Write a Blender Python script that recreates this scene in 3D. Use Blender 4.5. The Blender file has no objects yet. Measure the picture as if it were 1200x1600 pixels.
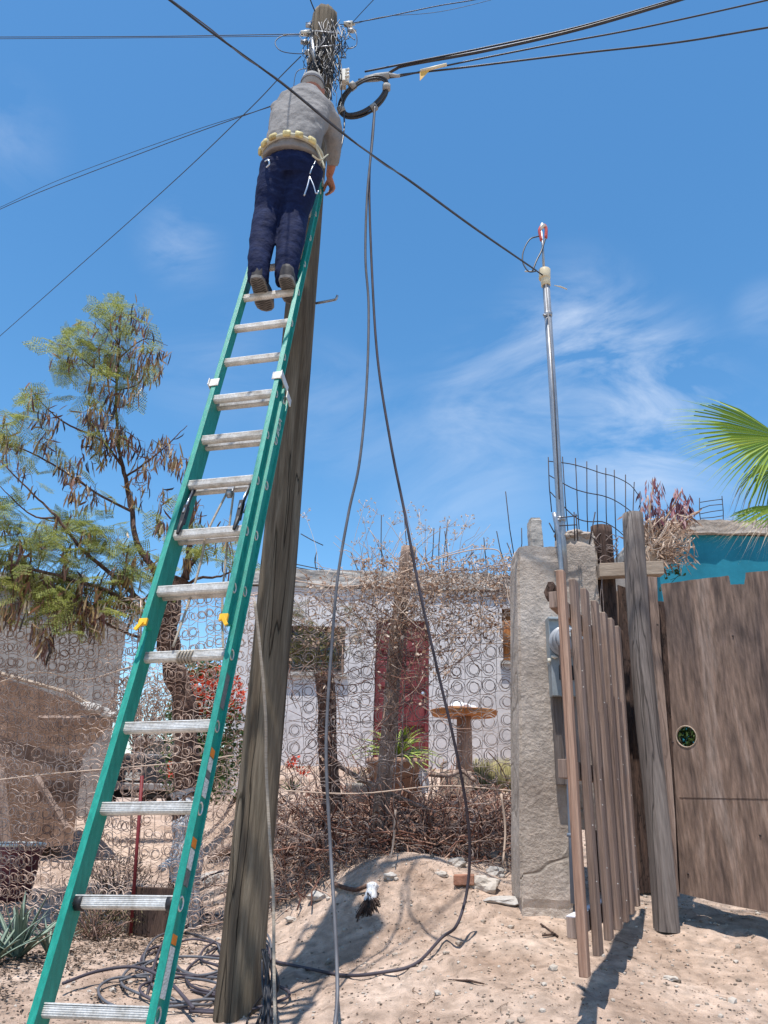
import bpy, bmesh, math, random
import numpy as np
from mathutils import Vector, Matrix, noise as mnoise
random.seed(7); np.random.seed(7)
R = math.radians
SC = bpy.context.scene
COL = SC.collection

# ------------------------------------------------------------------ camera, world, sun, exposure
EYE = Vector((0, 0, 1.6))
F = 1200.0                                   # focal length in photo pixels (1200 x 1600)
Zc = Vector((80, 3200, 1200)).normalized()   # world up expressed in camera (right, up, forward)
fc = Vector((0, 0, 1))
Yc = (fc - fc.dot(Zc) * Zc).normalized()
Xc = Yc.cross(Zc)
if Xc.x < 0: Xc = -Xc
def cam2world(v): return Vector((v.dot(Xc), v.dot(Yc), v.dot(Zc)))
rW, uW, fW = (cam2world(Vector(a)) for a in ((1, 0, 0), (0, 1, 0), (0, 0, 1)))
cd = bpy.data.cameras.new('camera'); cam = bpy.data.objects.new('camera', cd); COL.objects.link(cam)
cd.sensor_fit = 'VERTICAL'; cd.sensor_height = 36; cd.lens = 27; cd.clip_start = 0.05; cd.clip_end = 2000
cam.matrix_world = Matrix(((rW.x, uW.x, -fW.x, EYE.x), (rW.y, uW.y, -fW.y, EYE.y), (rW.z, uW.z, -fW.z, EYE.z), (0, 0, 0, 1)))
SC.camera = cam
def ray(px, py): return cam2world(Vector(((px - 600) / F, (800 - py) / F, 1)))
def P(px, py, fwd):
    d = ray(px, py); return EYE + d * (fwd / d.y)

SUN = Vector((-0.085, -0.25, 1.0)).normalized()          # towards the sun
elev = math.asin(SUN.z); azim = math.atan2(SUN.x, SUN.y)
w = bpy.data.worlds.new("World"); SC.world = w; w.use_nodes = True
nt = w.node_tree; nt.nodes.clear()
N = nt.nodes.new
out = N('ShaderNodeOutputWorld'); bg = N('ShaderNodeBackground'); sky = N('ShaderNodeTexSky')
sky.sky_type = 'NISHITA'; sky.sun_disc = False; sky.sun_elevation = elev; sky.sun_rotation = azim
sky.air_density = 1.0; sky.dust_density = 0.3; sky.ozone_density = 2.5; sky.altitude = 0
bg.inputs[1].default_value = 0.12
hs = N('ShaderNodeHueSaturation'); hs.inputs['Hue'].default_value = 0.493; hs.inputs['Saturation'].default_value = 1.24; hs.inputs['Value'].default_value = 1.38
nt.links.new(sky.outputs[0], hs.inputs['Color'])
# thin cirrus: noise over the view direction, gathered round a few directions
tc = N('ShaderNodeTexCoord'); mp = N('ShaderNodeMapping'); mp.inputs['Rotation'].default_value = (0.5, 0.2, 0.6); mp.inputs['Scale'].default_value = (1.6, 2.4, 4.0)
nz = N('ShaderNodeTexNoise'); nz.inputs['Scale'].default_value = 2.6; nz.inputs['Detail'].default_value = 9; nz.inputs['Roughness'].default_value = 0.6; nz.inputs['Distortion'].default_value = 0.9
nt.links.new(tc.outputs['Generated'], mp.inputs[0]); nt.links.new(mp.outputs[0], nz.inputs['Vector'])
acc = None
def addm(a, b, op='ADD'):
    m = N('ShaderNodeMath'); m.operation = op
    for i, q in enumerate((a, b)):
        if isinstance(q, (int, float)): m.inputs[i].default_value = q
        else: nt.links.new(q, m.inputs[i])
    return m.outputs[0]
for (px, py, rad, amp) in ((985, 620, 0.15, 1.25), (900, 510, 0.12, 0.8), (1195, 490, 0.05, 0.5), (780, 620, 0.14, 0.5), (285, 380, 0.07, 0.6), (520, 640, 0.12, 0.35), (1050, 700, 0.16, 0.6), (330, 560, 0.12, 0.3), (10, 210, 0.08, 0.3), (720, 760, 0.2, 0.35)):
    d = ray(px, py).normalized()
    vm = N('ShaderNodeVectorMath'); vm.operation = 'DISTANCE'; vm.inputs[1].default_value = d
    nt.links.new(tc.outputs['Generated'], vm.inputs[0])
    mr = N('ShaderNodeMapRange'); mr.interpolation_type = 'SMOOTHSTEP'
    mr.inputs['From Min'].default_value = rad; mr.inputs['From Max'].default_value = 0; mr.inputs['To Max'].default_value = amp
    nt.links.new(vm.outputs['Value'], mr.inputs['Value'])
    acc = mr.outputs[0] if acc is None else addm(acc, mr.outputs[0])
mr = N('ShaderNodeMapRange'); mr.inputs['From Min'].default_value = 0.40; mr.inputs['From Max'].default_value = 0.72
nt.links.new(nz.outputs['Fac'], mr.inputs['Value'])
cl = addm(acc, mr.outputs[0], 'MULTIPLY'); cl = addm(addm(cl, 0.52, 'MULTIPLY'), 0.55, 'MINIMUM')
mx = N('ShaderNodeMixRGB'); mx.inputs[2].default_value = (7.0, 7.4, 8.0, 1)
nt.links.new(cl, mx.inputs[0]); nt.links.new(hs.outputs[0], mx.inputs[1])
nt.links.new(mx.outputs[0], bg.inputs[0]); nt.links.new(bg.outputs[0], out.inputs[0])

sl = bpy.data.lights.new('sun', 'SUN'); sl.energy = 5.0; sl.angle = R(0.55); sl.color = (1, 0.955, 0.89)
so = bpy.data.objects.new('sun', sl); COL.objects.link(so); so.rotation_euler = SUN.to_track_quat('Z', 'Y').to_euler(); so.location = (0, 0, 20)
SC.view_settings.view_transform = 'Standard'; SC.view_settings.look = 'None'; SC.view_settings.gamma = 1
SC.view_settings.exposure = 0.33; SC.view_settings.use_curve_mapping = False
SC.render.engine = 'CYCLES'; SC.render.resolution_x = 768; SC.render.resolution_y = 1024
SC.cycles.transparent_max_bounces = 8

# ------------------------------------------------------------------ materials
def mat(name, cols, rough=0.8, scale=5, stretch=(1, 1, 1), detail=6, bump=0.0, bscale=None, metal=0.0, island=0.0, trans=0.0, spec=0.3, crack=0.0, dist=0.0, lo=0.3, hi=0.7, fine=0.0, cscale=None, cw=.012):
    """procedural: noise-driven ramp of real base colours, optional grain, per-piece variation, bump and translucency"""
    m = bpy.data.materials.new(name); m.use_nodes = True; t = m.node_tree; t.nodes.clear(); n = t.nodes.new; L = t.links.new
    o = n('ShaderNodeOutputMaterial'); b = n('ShaderNodeBsdfPrincipled')
    b.inputs['Roughness'].default_value = rough; b.inputs['Metallic'].default_value = metal; b.inputs['Specular IOR Level'].default_value = spec
    c = n('ShaderNodeTexCoord'); mp = n('ShaderNodeMapping'); mp.inputs['Scale'].default_value = stretch; L(c.outputs['Object'], mp.inputs[0])
    x = n('ShaderNodeTexNoise'); x.inputs['Scale'].default_value = scale; x.inputs['Detail'].default_value = detail; x.inputs['Roughness'].default_value = 0.62; x.inputs['Distortion'].default_value = dist
    L(mp.outputs[0], x.inputs['Vector'])
    r = n('ShaderNodeValToRGB'); el = r.color_ramp.elements
    while len(el) < len(cols): el.new(0.5)
    for i, cc in enumerate(cols):
        el[i].position = lo + (hi - lo) * (i / max(1, len(cols) - 1)); el[i].color = (*cc, 1)
    fac = x.outputs['Fac']
    if island:
        g = n('ShaderNodeNewGeometry'); mm = n('ShaderNodeMixRGB'); mm.inputs[0].default_value = island
        L(fac, mm.inputs[1]); L(g.outputs['Random Per Island'], mm.inputs[2]); fac = mm.outputs[0]
        b_ = n('ShaderNodeMath'); b_.operation = 'MULTIPLY_ADD'; b_.inputs[1].default_value = 1.0; b_.inputs[2].default_value = 0; L(fac, b_.inputs[0]); fac = b_.outputs[0]
    L(fac, r.inputs[0]); colr = r.outputs[0]
    if fine:
        f2 = n('ShaderNodeTexNoise'); f2.inputs['Scale'].default_value = scale * 9; f2.inputs['Detail'].default_value = 4; L(mp.outputs[0], f2.inputs['Vector'])
        rr = n('ShaderNodeMapRange'); rr.inputs['From Min'].default_value = .3; rr.inputs['From Max'].default_value = .7; rr.inputs['To Min'].default_value = 1 - fine; rr.inputs['To Max'].default_value = 1 + fine; L(f2.outputs['Fac'], rr.inputs['Value'])
        ml = n('ShaderNodeVectorMath'); ml.operation = 'SCALE'; L(colr, ml.inputs[0]); L(rr.outputs[0], ml.inputs['Scale']); colr = ml.outputs[0]
    if crack:
        v = n('ShaderNodeTexNoise'); v.inputs['Scale'].default_value = cscale or scale * 1.7; v.inputs['Detail'].default_value = 3; L(mp.outputs[0], v.inputs['Vector'])
        a = n('ShaderNodeMath'); a.operation = 'SUBTRACT'; a.inputs[1].default_value = .5; L(v.outputs['Fac'], a.inputs[0])
        a2 = n('ShaderNodeMath'); a2.operation = 'ABSOLUTE'; L(a.outputs[0], a2.inputs[0])
        a3 = n('ShaderNodeMapRange'); a3.inputs['From Max'].default_value = cw; a3.inputs['To Min'].default_value = 1 - crack; L(a2.outputs[0], a3.inputs['Value'])
        ml = n('ShaderNodeVectorMath'); ml.operation = 'SCALE'; L(colr, ml.inputs[0]); L(a3.outputs[0], ml.inputs['Scale']); colr = ml.outputs[0]
    L(colr, b.inputs['Base Color'])
    if bump:
        x2 = n('ShaderNodeTexNoise'); x2.inputs['Scale'].default_value = bscale or scale * 3; x2.inputs['Detail'].default_value = 8; x2.inputs['Roughness'].default_value = .65; L(mp.outputs[0], x2.inputs['Vector'])
        bp = n('ShaderNodeBump'); bp.inputs['Strength'].default_value = 1; bp.inputs['Distance'].default_value = bump
        h = x2.outputs['Fac']
        if crack:
            ad = n('ShaderNodeMath'); ad.operation = 'ADD'; L(h, ad.inputs[0]); L(a3.outputs[0], ad.inputs[1]); h = ad.outputs[0]
        L(h, bp.inputs['Height']); L(bp.outputs[0], b.inputs['Normal'])
    sh = b.outputs[0]
    if trans:
        tr = n('ShaderNodeBsdfTranslucent'); L(colr, tr.inputs[0]); mxs = n('ShaderNodeMixShader'); mxs.inputs[0].default_value = trans
        L(sh, mxs.inputs[1]); L(tr.outputs[0], mxs.inputs[2]); sh = mxs.outputs[0]
    L(sh, o.inputs[0]); return m

M = {}
M['sand'] = mat('dry_sand', [(.31, .215, .16), (.465, .345, .27), (.60, .47, .385)], .95, 1.5, detail=13, bump=.045, bscale=18, fine=.3, spec=.1)
M['litter'] = mat('leaf_litter', [(.05, .032, .024), (.16, .105, .075), (.36, .26, .2), (.5, .4, .31)], .9, 60, island=1.0, lo=.0, hi=1.0)
M['pebble'] = mat('stone', [(.18, .14, .11), (.34, .28, .23), (.45, .4, .35)], .9, 30, island=.6, bump=.004, bscale=90)
M['pole'] = mat('weathered_pole_wood', [(.07, .052, .038), (.135, .108, .078), (.22, .185, .14)], .9, 2.2, (6, 6, .32), bump=.010, bscale=9, crack=.75, cscale=1.2, cw=.009, lo=.3, hi=.7, fine=.24, spec=.12)
M['green'] = mat('green_fibreglass', [(.003, .17, .13), (.006, .24, .18), (.02, .31, .235)], .45, 9, (6, 6, 1.2), bump=.001, bscale=160, spec=.45, fine=.16, lo=.25, hi=.75)
M['green2'] = mat('green_fibreglass_worn', [(.01, .15, .09), (.016, .21, .125), (.06, .27, .17)], .42, 9, (3, 3, .6), bump=.0008, bscale=160, spec=.5, fine=.1)
M['alu'] = mat('worn_aluminium', [(.42, .41, .4), (.58, .57, .55), (.66, .65, .63)], .42, 25, bump=.0006, bscale=150, metal=.55, fine=.1)
M['alu_bright'] = mat('bright_aluminium', [(.38, .35, .31), (.58, .56, .53), (.70, .69, .67)], .5, 14, bump=.001, metal=.15, fine=.18)
M['black'] = mat('black_plastic', [(.012, .012, .014), (.03, .03, .034)], .5, 20, fine=.2)
M['cable'] = mat('black_cable', [(.014, .014, .017), (.035, .035, .042)], .45, 12, spec=.5)
M['cable_grey'] = mat('grey_cable', [(.07, .07, .08), (.13, .13, .145)], .5, 12, spec=.4)
M['cable_violet'] = mat('faded_cable', [(.035, .03, .038), (.085, .07, .085)], .6, 6, spec=.3)
M['rope'] = mat('rope', [(.33, .27, .21), (.52, .46, .38)], .9, 8, (1, 1, 20), bump=.003, bscale=120)
M['yellow'] = mat('yellow_plastic', [(.72, .38, .02), (.85, .5, .03)], .45, 20)
M['lab_orange'] = mat('orange_label', [(.62, .17, .02), (.74, .24, .03)], .5, 40)
M['lab_white'] = mat('white_label', [(.42, .43, .4), (.62, .63, .6), (.7, .7, .68)], .5, 60, (1, 1, 3), lo=.4, hi=.6)
M['lab_dark'] = mat('grey_label', [(.08, .09, .09), (.2, .2, .2)], .5, 90)
M['conc'] = mat('rough_concrete', [(.33, .27, .225), (.45, .385, .33), (.54, .47, .415)], .95, 2.0, (1, 1, 1), detail=12, bump=.016, bscale=30, fine=.16, crack=.4, cscale=.75, cw=.006, spec=.1)  # thin dark lines stand for cable shadows on the column
M['conc_pale'] = mat('pale_concrete', [(.34, .31, .28), (.48, .45, .42)], .95, 5, bump=.01, bscale=20, fine=.12)
M['white_wall'] = mat('off_white_plaster', [(.48, .45, .45), (.62, .585, .585), (.69, .66, .655)], .92, 1.6, detail=8, bump=.006, bscale=14, fine=.06)
M['grey_wall'] = mat('grey_render', [(.19, .165, .15), (.27, .24, .22), (.33, .3, .28)], .93, 1.2, bump=.006, bscale=14, fine=.12)
M['brown_wall'] = mat('brown_sheet_wall', [(.11, .062, .042), (.19, .115, .08), (.28, .18, .13)], .9, 2.2, (3, 3, 1), bump=.01, bscale=12, fine=.25)
M['teal'] = mat('teal_paint', [(.008, .15, .215), (.012, .19, .27), (.02, .215, .3)], .7, 1.5, bump=.003, bscale=10, fine=.05)
M['maroon'] = mat('maroon_door', [(.11, .018, .022), (.17, .03, .034), (.22, .05, .05)], .6, 6, (3, 3, .6), fine=.1)
M['dark'] = mat('dark_interior', [(.012, .01, .009), (.03, .024, .02)], .9, 5)
M['glass'] = mat('window_glass', [(.03, .03, .03), (.07, .065, .055)], .12, 2, spec=.6)
M['wood_grey'] = mat('grey_weathered_wood', [(.10, .08, .072), (.17, .142, .128), (.26, .225, .205)], .9, 2.5, (7, 7, .25), bump=.006, bscale=12, crack=.6, cscale=1.5, fine=.25)
M['wood_brown'] = mat('brown_slat_wood', [(.14, .095, .077), (.27, .19, .15), (.40, .30, .25)], .88, 3, (8, 8, .3), bump=.004, bscale=14, crack=.4, cscale=1.6, island=.12, fine=.22)
M['wood_orange'] = mat('orange_brown_wood', [(.22, .125, .085), (.34, .205, .145), (.43, .285, .21)], .85, 3, (8, 8, .3), bump=.004, bscale=14, crack=.4, cscale=1.6, fine=.22)
M['wood_dark'] = mat('dark_wood', [(.03, .02, .017), (.075, .045, .035), (.14, .085, .06)], .9, 3, (6, 6, .7), bump=.01, bscale=12, crack=.6, fine=.3)
M['wood_pale'] = mat('pale_timber', [(.32, .24, .18), (.44, .35, .27)], .85, 4, (1, 6, 6), bump=.004, bscale=12, fine=.12)
M['white_paint'] = mat('white_painted_wood', [(.6, .57, .6), (.75, .73, .75)], .7, 10, bump=.003)
M['galv'] = mat('galvanised_pipe', [(.24, .25, .27), (.36, .37, .39), (.44, .45, .47)], .38, 6, (3, 3, .8), metal=.6, fine=.12)
M['bluepipe'] = mat('grey_blue_pvc', [(.1, .12, .16), (.17, .2, .25)], .5, 5, (1, 1, .4), fine=.1)
M['meter'] = mat('grey_enamel', [(.23, .26, .275), (.31, .34, .355)], .5, 6, metal=.1, fine=.08)
M['meter_glass'] = mat('meter_cover', [(.26, .27, .29), (.38, .39, .41)], .3, 5, spec=.7)
M['rust'] = mat('rusty_wire', [(.12, .085, .075), (.27, .21, .19), (.46, .39, .36)], .8, 3, metal=.0, fine=.25, lo=.35, hi=.65)
M['rustlit'] = mat('sunlit_rusted_wire', [(.2, .12, .09), (.44, .31, .245), (.68, .53, .44)], .8, 3, fine=.25, lo=.3, hi=.65)  # rust with sunlight put into its paler colour, for the left panels
M['rustfine'] = mat('rusted_rebar', [(.035, .028, .03), (.08, .06, .055)], .8, 6, metal=.2)
M['redpipe'] = mat('red_painted_stake', [(.12, .014, .018), (.2, .025, .03)], .6, 6)
M['rust_table'] = mat('rusty_iron', [(.26, .09, .035), (.42, .17, .06), (.55, .27, .1)], .85, 8, bump=.004, fine=.2)
M['bark'] = mat('reddish_bark', [(.045, .025, .02), (.11, .06, .045), (.2, .13, .1)], .92, 6, (4, 4, .8), bump=.014, bscale=9, crack=.4, fine=.3)
M['lime'] = mat('limewashed_bark', [(.45, .46, .49), (.68, .69, .72), (.8, .81, .83)], .9, 5, (4, 4, .8), bump=.01, bscale=9, crack=.5, fine=.15)
M['twig'] = mat('twig_bark', [(.13, .07, .05), (.23, .14, .11), (.3, .21, .17)], .9, 8)
M['twig_dry'] = mat('dry_twigs', [(.08, .03, .022), (.21, .105, .075), (.44, .30, .23)], .9, 5, island=.9, lo=.05, hi=.95)
M['twig_tan'] = mat('tan_dry_stems', [(.24, .15, .10), (.46, .34, .26), (.68, .56, .47)], .9, 5, island=.9, lo=.05, hi=.95)
M['dryleaf'] = mat('dry_leaves', [(.22, .12, .08), (.46, .32, .23), (.70, .58, .48)], .85, 30, island=1.0, lo=0, hi=1, trans=.25)
M['seed'] = mat('pale_seed_heads', [(.5, .38, .3), (.72, .62, .54)], .85, 30, island=1, lo=0, hi=1, trans=.3)
M['pod'] = mat('seed_pods', [(.05, .035, .03), (.15, .06, .045), (.24, .12, .07), (.30, .19, .07), (.46, .36, .24)], .45, 30, island=1.0, lo=.05, hi=.95, trans=.15)
M['podred'] = mat('red_brown_pods', [(.11, .035, .03), (.25, .1, .07), (.42, .26, .18)], .6, 30, island=1.0, lo=0, hi=.95, trans=.2)
M['leaf'] = mat('feathery_green_leaves', [(.11, .13, .03), (.27, .31, .07), (.50, .52, .18)], .6, 3, island=.8, lo=.1, hi=.9, trans=.4)
M['palm'] = mat('palm_leaf', [(.12, .20, .02), (.22, .34, .035), (.42, .48, .08)], .45, 5, island=.8, lo=.05, hi=.95, trans=.35, spec=.4)
M['palm_dry'] = mat('dry_palm_tips', [(.18, .13, .1), (.4, .31, .22), (.56, .48, .36)], .8, 8, island=.8, lo=.05, hi=.95, trans=.2)
M['aloe'] = mat('grey_green_succulent', [(.12, .16, .12), (.22, .28, .21), (.32, .38, .3)], .55, 4, island=.3, fine=.1)
M['spider'] = mat('striped_plant_leaves', [(.16, .26, .03), (.42, .52, .10), (.70, .70, .34)], .5, 4, island=.9, lo=.05, hi=.95, trans=.3)
M['shrub'] = mat('dull_shrub_leaves', [(.05, .045, .02), (.12, .10, .045), (.25, .2, .12)], .8, 5, island=.9, lo=.05, hi=.95, trans=.2)
M['bushgreen'] = mat('green_shrub', [(.03, .06, .02), (.07, .13, .035), (.14, .2, .06)], .6, 5, island=.9, lo=.05, hi=.95, trans=.3)
M['bracts'] = mat('red_bracts', [(.4, .03, .015), (.65, .07, .03), (.78, .14, .07)], .6, 5, island=.9, lo=.05, hi=.95, trans=.35)
M['drygrass'] = mat('dry_grass', [(.18, .16, .06), (.34, .3, .14), (.48, .42, .24)], .9, 5, island=.9, lo=.05, hi=.95, trans=.2)
M['terracotta'] = mat('pinkish_clay', [(.34, .19, .13), (.48, .3, .22)], .85, 6, bump=.004, fine=.12)
M['bucket'] = mat('maroon_pot', [(.12, .035, .045), (.2, .07, .08)], .6, 6, fine=.2)
M['soil'] = mat('dark_soil', [(.05, .035, .025), (.1, .07, .05)], .95, 20, bump=.01)
M['cloth'] = mat('white_plastic_sheet', [(.68, .68, .7), (.8, .8, .82)], .5, 10)
M['shirt'] = mat('grey_shirt_cloth', [(.18, .172, .175), (.24, .23, .228), (.29, .275, .27)], .9, 4, bump=.02, bscale=7, fine=.05, spec=.1)
M['pants'] = mat('navy_trouser_cloth', [(.005, .009, .034), (.008, .014, .052), (.016, .028, .085)], .85, 5, (1, 1, 1.6), bump=.016, bscale=5, dist=2.0, fine=.15, spec=.15)
M['cap'] = mat('grey_cap_cloth', [(.24, .235, .23), (.36, .35, .34)], .9, 12, bump=.004)
M['capdark'] = mat('dark_cap_band', [(.10, .1, .12), (.15, .15, .17)], .9, 12)
M['skin'] = mat('tanned_skin', [(.32, .13, .085), (.42, .19, .13)], .55, 8, bump=.002, bscale=60)
M['sole'] = mat('rubber_sole', [(.13, .12, .115), (.24, .225, .215)], .85, 12, fine=.15)
M['boot'] = mat('dark_boot', [(.025, .022, .025), (.055, .05, .052)], .7, 12, bump=.003)
M['tread'] = mat('sole_tread', [(.05, .048, .048), (.09, .085, .08)], .9, 12)
M['belt'] = mat('yellow_leather', [(.3, .21, .08), (.62, .52, .24), (.72, .64, .36)], .6, 12, bump=.004, bscale=40)
M['strap'] = mat('pale_webbing', [(.42, .4, .3), (.6, .58, .46)], .8, 20)
M['steel'] = mat('tool_steel', [(.4, .42, .46), (.6, .62, .66)], .3, 12, metal=.8)
M['porcelain'] = mat('pale_insulator', [(.55, .53, .45), (.74, .72, .66)], .35, 12, spec=.5)
M['tape'] = mat('grey_splice_tape', [(.26, .25, .24), (.36, .35, .33)], .7, 12, bump=.004)
M['tag'] = mat('orange_yellow_tag', [(.62, .36, .07), (.72, .45, .12)], .6, 12)
M['tagp'] = mat('cream_splice_sleeve', [(.6, .5, .33), (.7, .62, .45)], .5, 12)
M['redins'] = mat('red_insulation', [(.45, .06, .05), (.6, .12, .1)], .4, 12)
M['truck'] = mat('dark_car_paint', [(.025, .026, .032), (.05, .052, .06)], .3, 3, spec=.6)
M['chrome'] = mat('dull_chrome', [(.42, .40, .40), (.6, .58, .57)], .35, 6, metal=.6)
M['lamp_red'] = mat('red_lamp_lens', [(.5, .03, .02), (.62, .06, .04)], .25, 6, spec=.6)
M['tyre'] = mat('tyre_rubber', [(.02, .02, .02), (.04, .04, .04)], .85, 8)
M['brick'] = mat('red_brick', [(.3, .14, .09), (.42, .22, .15)], .9, 12, bump=.008)

def ply_mat():
    m = mat('weathered_plywood', [(.07, .05, .045), (.145, .10, .08), (.225, .152, .115), (.31, .235, .195)], .85, 1.9, (3.2, 3.2, .45), detail=13, bump=.006, bscale=24, dist=.8, fine=.38, lo=.34, hi=.66)
    return m
M['ply'] = ply_mat()

# ------------------------------------------------------------------ mesh helpers
WL = {}
class MB:
    def __init__(s): s.v = []; s.f = []; s.sm = []
    def add(s, vs, fs, smooth=False):
        o = len(s.v); s.v += [tuple(q) for q in vs]; s.f += [tuple(i + o for i in q) for q in fs]; s.sm += [smooth] * len(fs); return s
    def box(s, a, b=None, c=None, ax=None, dims=None, ctr=None):
        X, Y, Z = ax or (Vector((1, 0, 0)), Vector((0, 1, 0)), Vector((0, 0, 1)))
        dx, dy, dz = [d / 2 for d in dims]; c0 = Vector(a)
        vs = [c0 + X * i * dx + Y * j * dy + Z * k * dz for i in (-1, 1) for j in (-1, 1) for k in (-1, 1)]
        return s.add(vs, [(0, 1, 3, 2), (4, 6, 7, 5), (0, 4, 5, 1), (2, 3, 7, 6), (0, 2, 6, 4), (1, 5, 7, 3)])
    def tube(s, pts, r, n=6, cap=True, smooth=True, flat=None, closed=False):
        pts = [Vector(p) for p in pts]; m = len(pts)
        rs = r if isinstance(r, (list, tuple)) else [r] * m
        t0 = (pts[1] - pts[0]).normalized(); up = Vector((0, 0, 1)) if abs(t0.z) < .9 else Vector((0, 1, 0))
        a = t0.cross(up).normalized(); vs = []
        for i, p in enumerate(pts):
            t = (pts[min(i + 1, m - 1)] - pts[max(i - 1, 0)])
            if t.length < 1e-9: t = t0
            t = t.normalized(); a = (a - a.dot(t) * t)
            if a.length < 1e-6: a = t.orthogonal()
            a.normalize(); b = t.cross(a)
            for k in range(n):
                q = 2 * math.pi * k / n; vs.append(p + (a * math.cos(q) + b * math.sin(q) * (flat or 1)) * rs[i])
        fs = [(i * n + k, i * n + (k + 1) % n, (i + 1) * n + (k + 1) % n, (i + 1) * n + k) for i in range(m - 1) for k in range(n)]
        if closed: fs += [((m - 1) * n + k, (m - 1) * n + (k + 1) % n, (k + 1) % n, k) for k in range(n)]
        elif cap: fs += [tuple(range(n))[::-1], tuple((m - 1) * n + k for k in range(n))]
        return s.add(vs, fs, smooth)
    def loft(s, rings, smooth=True, cap=True):
        """rings: list of (centre, xvec, yvec) ellipses"""
        n = 20; vs = []
        for c, xv, yv in rings:
            for k in range(n):
                q = 2 * math.pi * k / n; vs.append(Vector(c) + Vector(xv) * math.cos(q) + Vector(yv) * math.sin(q))
        m = len(rings)
        fs = [(i * n + k, i * n + (k + 1) % n, (i + 1) * n + (k + 1) % n, (i + 1) * n + k) for i in range(m - 1) for k in range(n)]
        if cap: fs += [tuple(range(n))[::-1], tuple((m - 1) * n + k for k in range(n))]
        return s.add(vs, fs, smooth)
    def prism(s, poly, d):
        """poly: 3D outline, d: extrusion vector"""
        n = len(poly); poly = [Vector(p) for p in poly]; d = Vector(d)
        return s.add(poly + [p + d for p in poly], [tuple(range(n))[::-1], tuple(range(n, 2 * n))] + [(i, (i + 1) % n, n + (i + 1) % n, n + i) for i in range(n)])
    def quad(s, c, a, b): return s.add([c - a - b, c + a - b, c + a + b, c - a + b], [(0, 1, 2, 3)])
    def leafq(s, c, d, wv):  # diamond leaf
        return s.add([c, c + d * .5 + wv, c + d, c + d * .5 - wv], [(0, 1, 2, 3)])
    def rock(s, c, r, sq=(1, 1, .6), sub=2, seed=0):
        bm = bmesh.new(); bmesh.ops.create_icosphere(bm, subdivisions=sub, radius=1)
        vs = []
        for v in bm.verts:
            k = 1 + .45 * (mnoise.noise(v.co * 1.3 + Vector((seed, seed * 2, 0)))) + .18 * mnoise.noise(v.co * 4 + Vector((seed, 0, 0)))
            vs.append(Vector(c) + Vector((v.co.x * sq[0], v.co.y * sq[1], v.co.z * sq[2])) * r * k)
        fs = [tuple(v.index for v in f.verts) for f in bm.faces]; bm.free(); return s.add(vs, fs)

def tag(o, label=None, cat=None, group=None, kind=None):
    if label: o['label'] = label
    if cat: o['category'] = cat
    if group: o['group'] = group
    if kind: o['kind'] = kind
    return o
def thing(name, label, cat, loc, group=None):
    o = bpy.data.objects.new(name, None); COL.objects.link(o); o.empty_display_size = .1
    o.location = loc; WL[o.name] = Vector(loc); return tag(o, label, cat, group)
def build(mb, name, m, parent=None, loc=None, bevel=0, label=None):
    if parent is not None: base = WL[parent.name]
    else:
        a = np.array(mb.v); base = Vector(loc) if loc is not None else Vector(((a[:, 0].min() + a[:, 0].max()) / 2, (a[:, 1].min() + a[:, 1].max()) / 2, a[:, 2].min()))
    me = bpy.data.meshes.new(name); me.from_pydata([(x - base.x, y - base.y, z - base.z) for x, y, z in mb.v], [], mb.f)
    me.polygons.foreach_set('use_smooth', mb.sm); me.materials.append(M[m] if isinstance(m, str) else m); me.update()
    o = bpy.data.objects.new(name, me); COL.objects.link(o)
    if parent is not None: o.parent = parent; WL[o.name] = base
    else: o.location = base; WL[o.name] = base
    if bevel:
        b = o.modifiers.new('bevel', 'BEVEL'); b.width = bevel; b.segments = 2; b.limit_method = 'ANGLE'; b.angle_limit = R(40)
    if label: o['label'] = label
    return o
def struct(mb, name, m): return tag(build(mb, name, m, loc=(0, 0, 0)), kind='structure')

def spline(pts, n=8):
    """Catmull-Rom through points"""
    pts = [Vector(p) for p in pts]; q = [pts[0] * 2 - pts[1]] + pts + [pts[-1] * 2 - pts[-2]]; o = []
    for i in range(1, len(q) - 2):
        for k in range(n):
            t = k / n; a, b, c, d = q[i - 1:i + 3]
            o.append(.5 * ((2 * b) + (c - a) * t + (2 * a - 5 * b + 4 * c - d) * t * t + (3 * b - a - 3 * c + d) * t ** 3))
    return o + [pts[-1]]
def pix(seq): return [P(*s) for s in seq]
def rv(a=1): return Vector((random.uniform(-a, a), random.uniform(-a, a), random.uniform(-a, a)))
def U(a, b): return random.uniform(a, b)

# ------------------------------------------------------------------ terrain
LY = [-30, 0, 3, 4.4, 6.3, 9, 14, 17, 25, 60, 300]; LZ = [-2.4, -1.6, -1.12, -1.0, -.96, -.76, -.42, -.38, -.2, .2, 1.0]
RY = [-30, 0, 3.6, 5.2, 6.0, 6.8, 8.0, 9, 11, 14, 60, 300]; RZ = [-2.4, -1.6, -.9, -.6, -.5, -.3, 0.0, .12, .42, .6, 1.0, 1.6]
def smoothinterp(y, xs, zs): 
    return sum(np.interp(y + d, xs, zs) * wt for d, wt in ((-.45, .2), (-.2, .2), (0, .2), (.2, .2), (.45, .2)))
_fp = random.Random(4)
STEPS = []
for _i in range(13):
    _a = _fp.uniform(-.5, 2.2); _y = _fp.uniform(3.0, 5.2); _h = _fp.uniform(1.0, 2.1)
    for _k in range(2): STEPS.append((_a + _k * .28 * math.cos(_h) + _fp.uniform(-.05, .05), _y + _k * .5 * math.sin(_h), _h))
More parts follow.
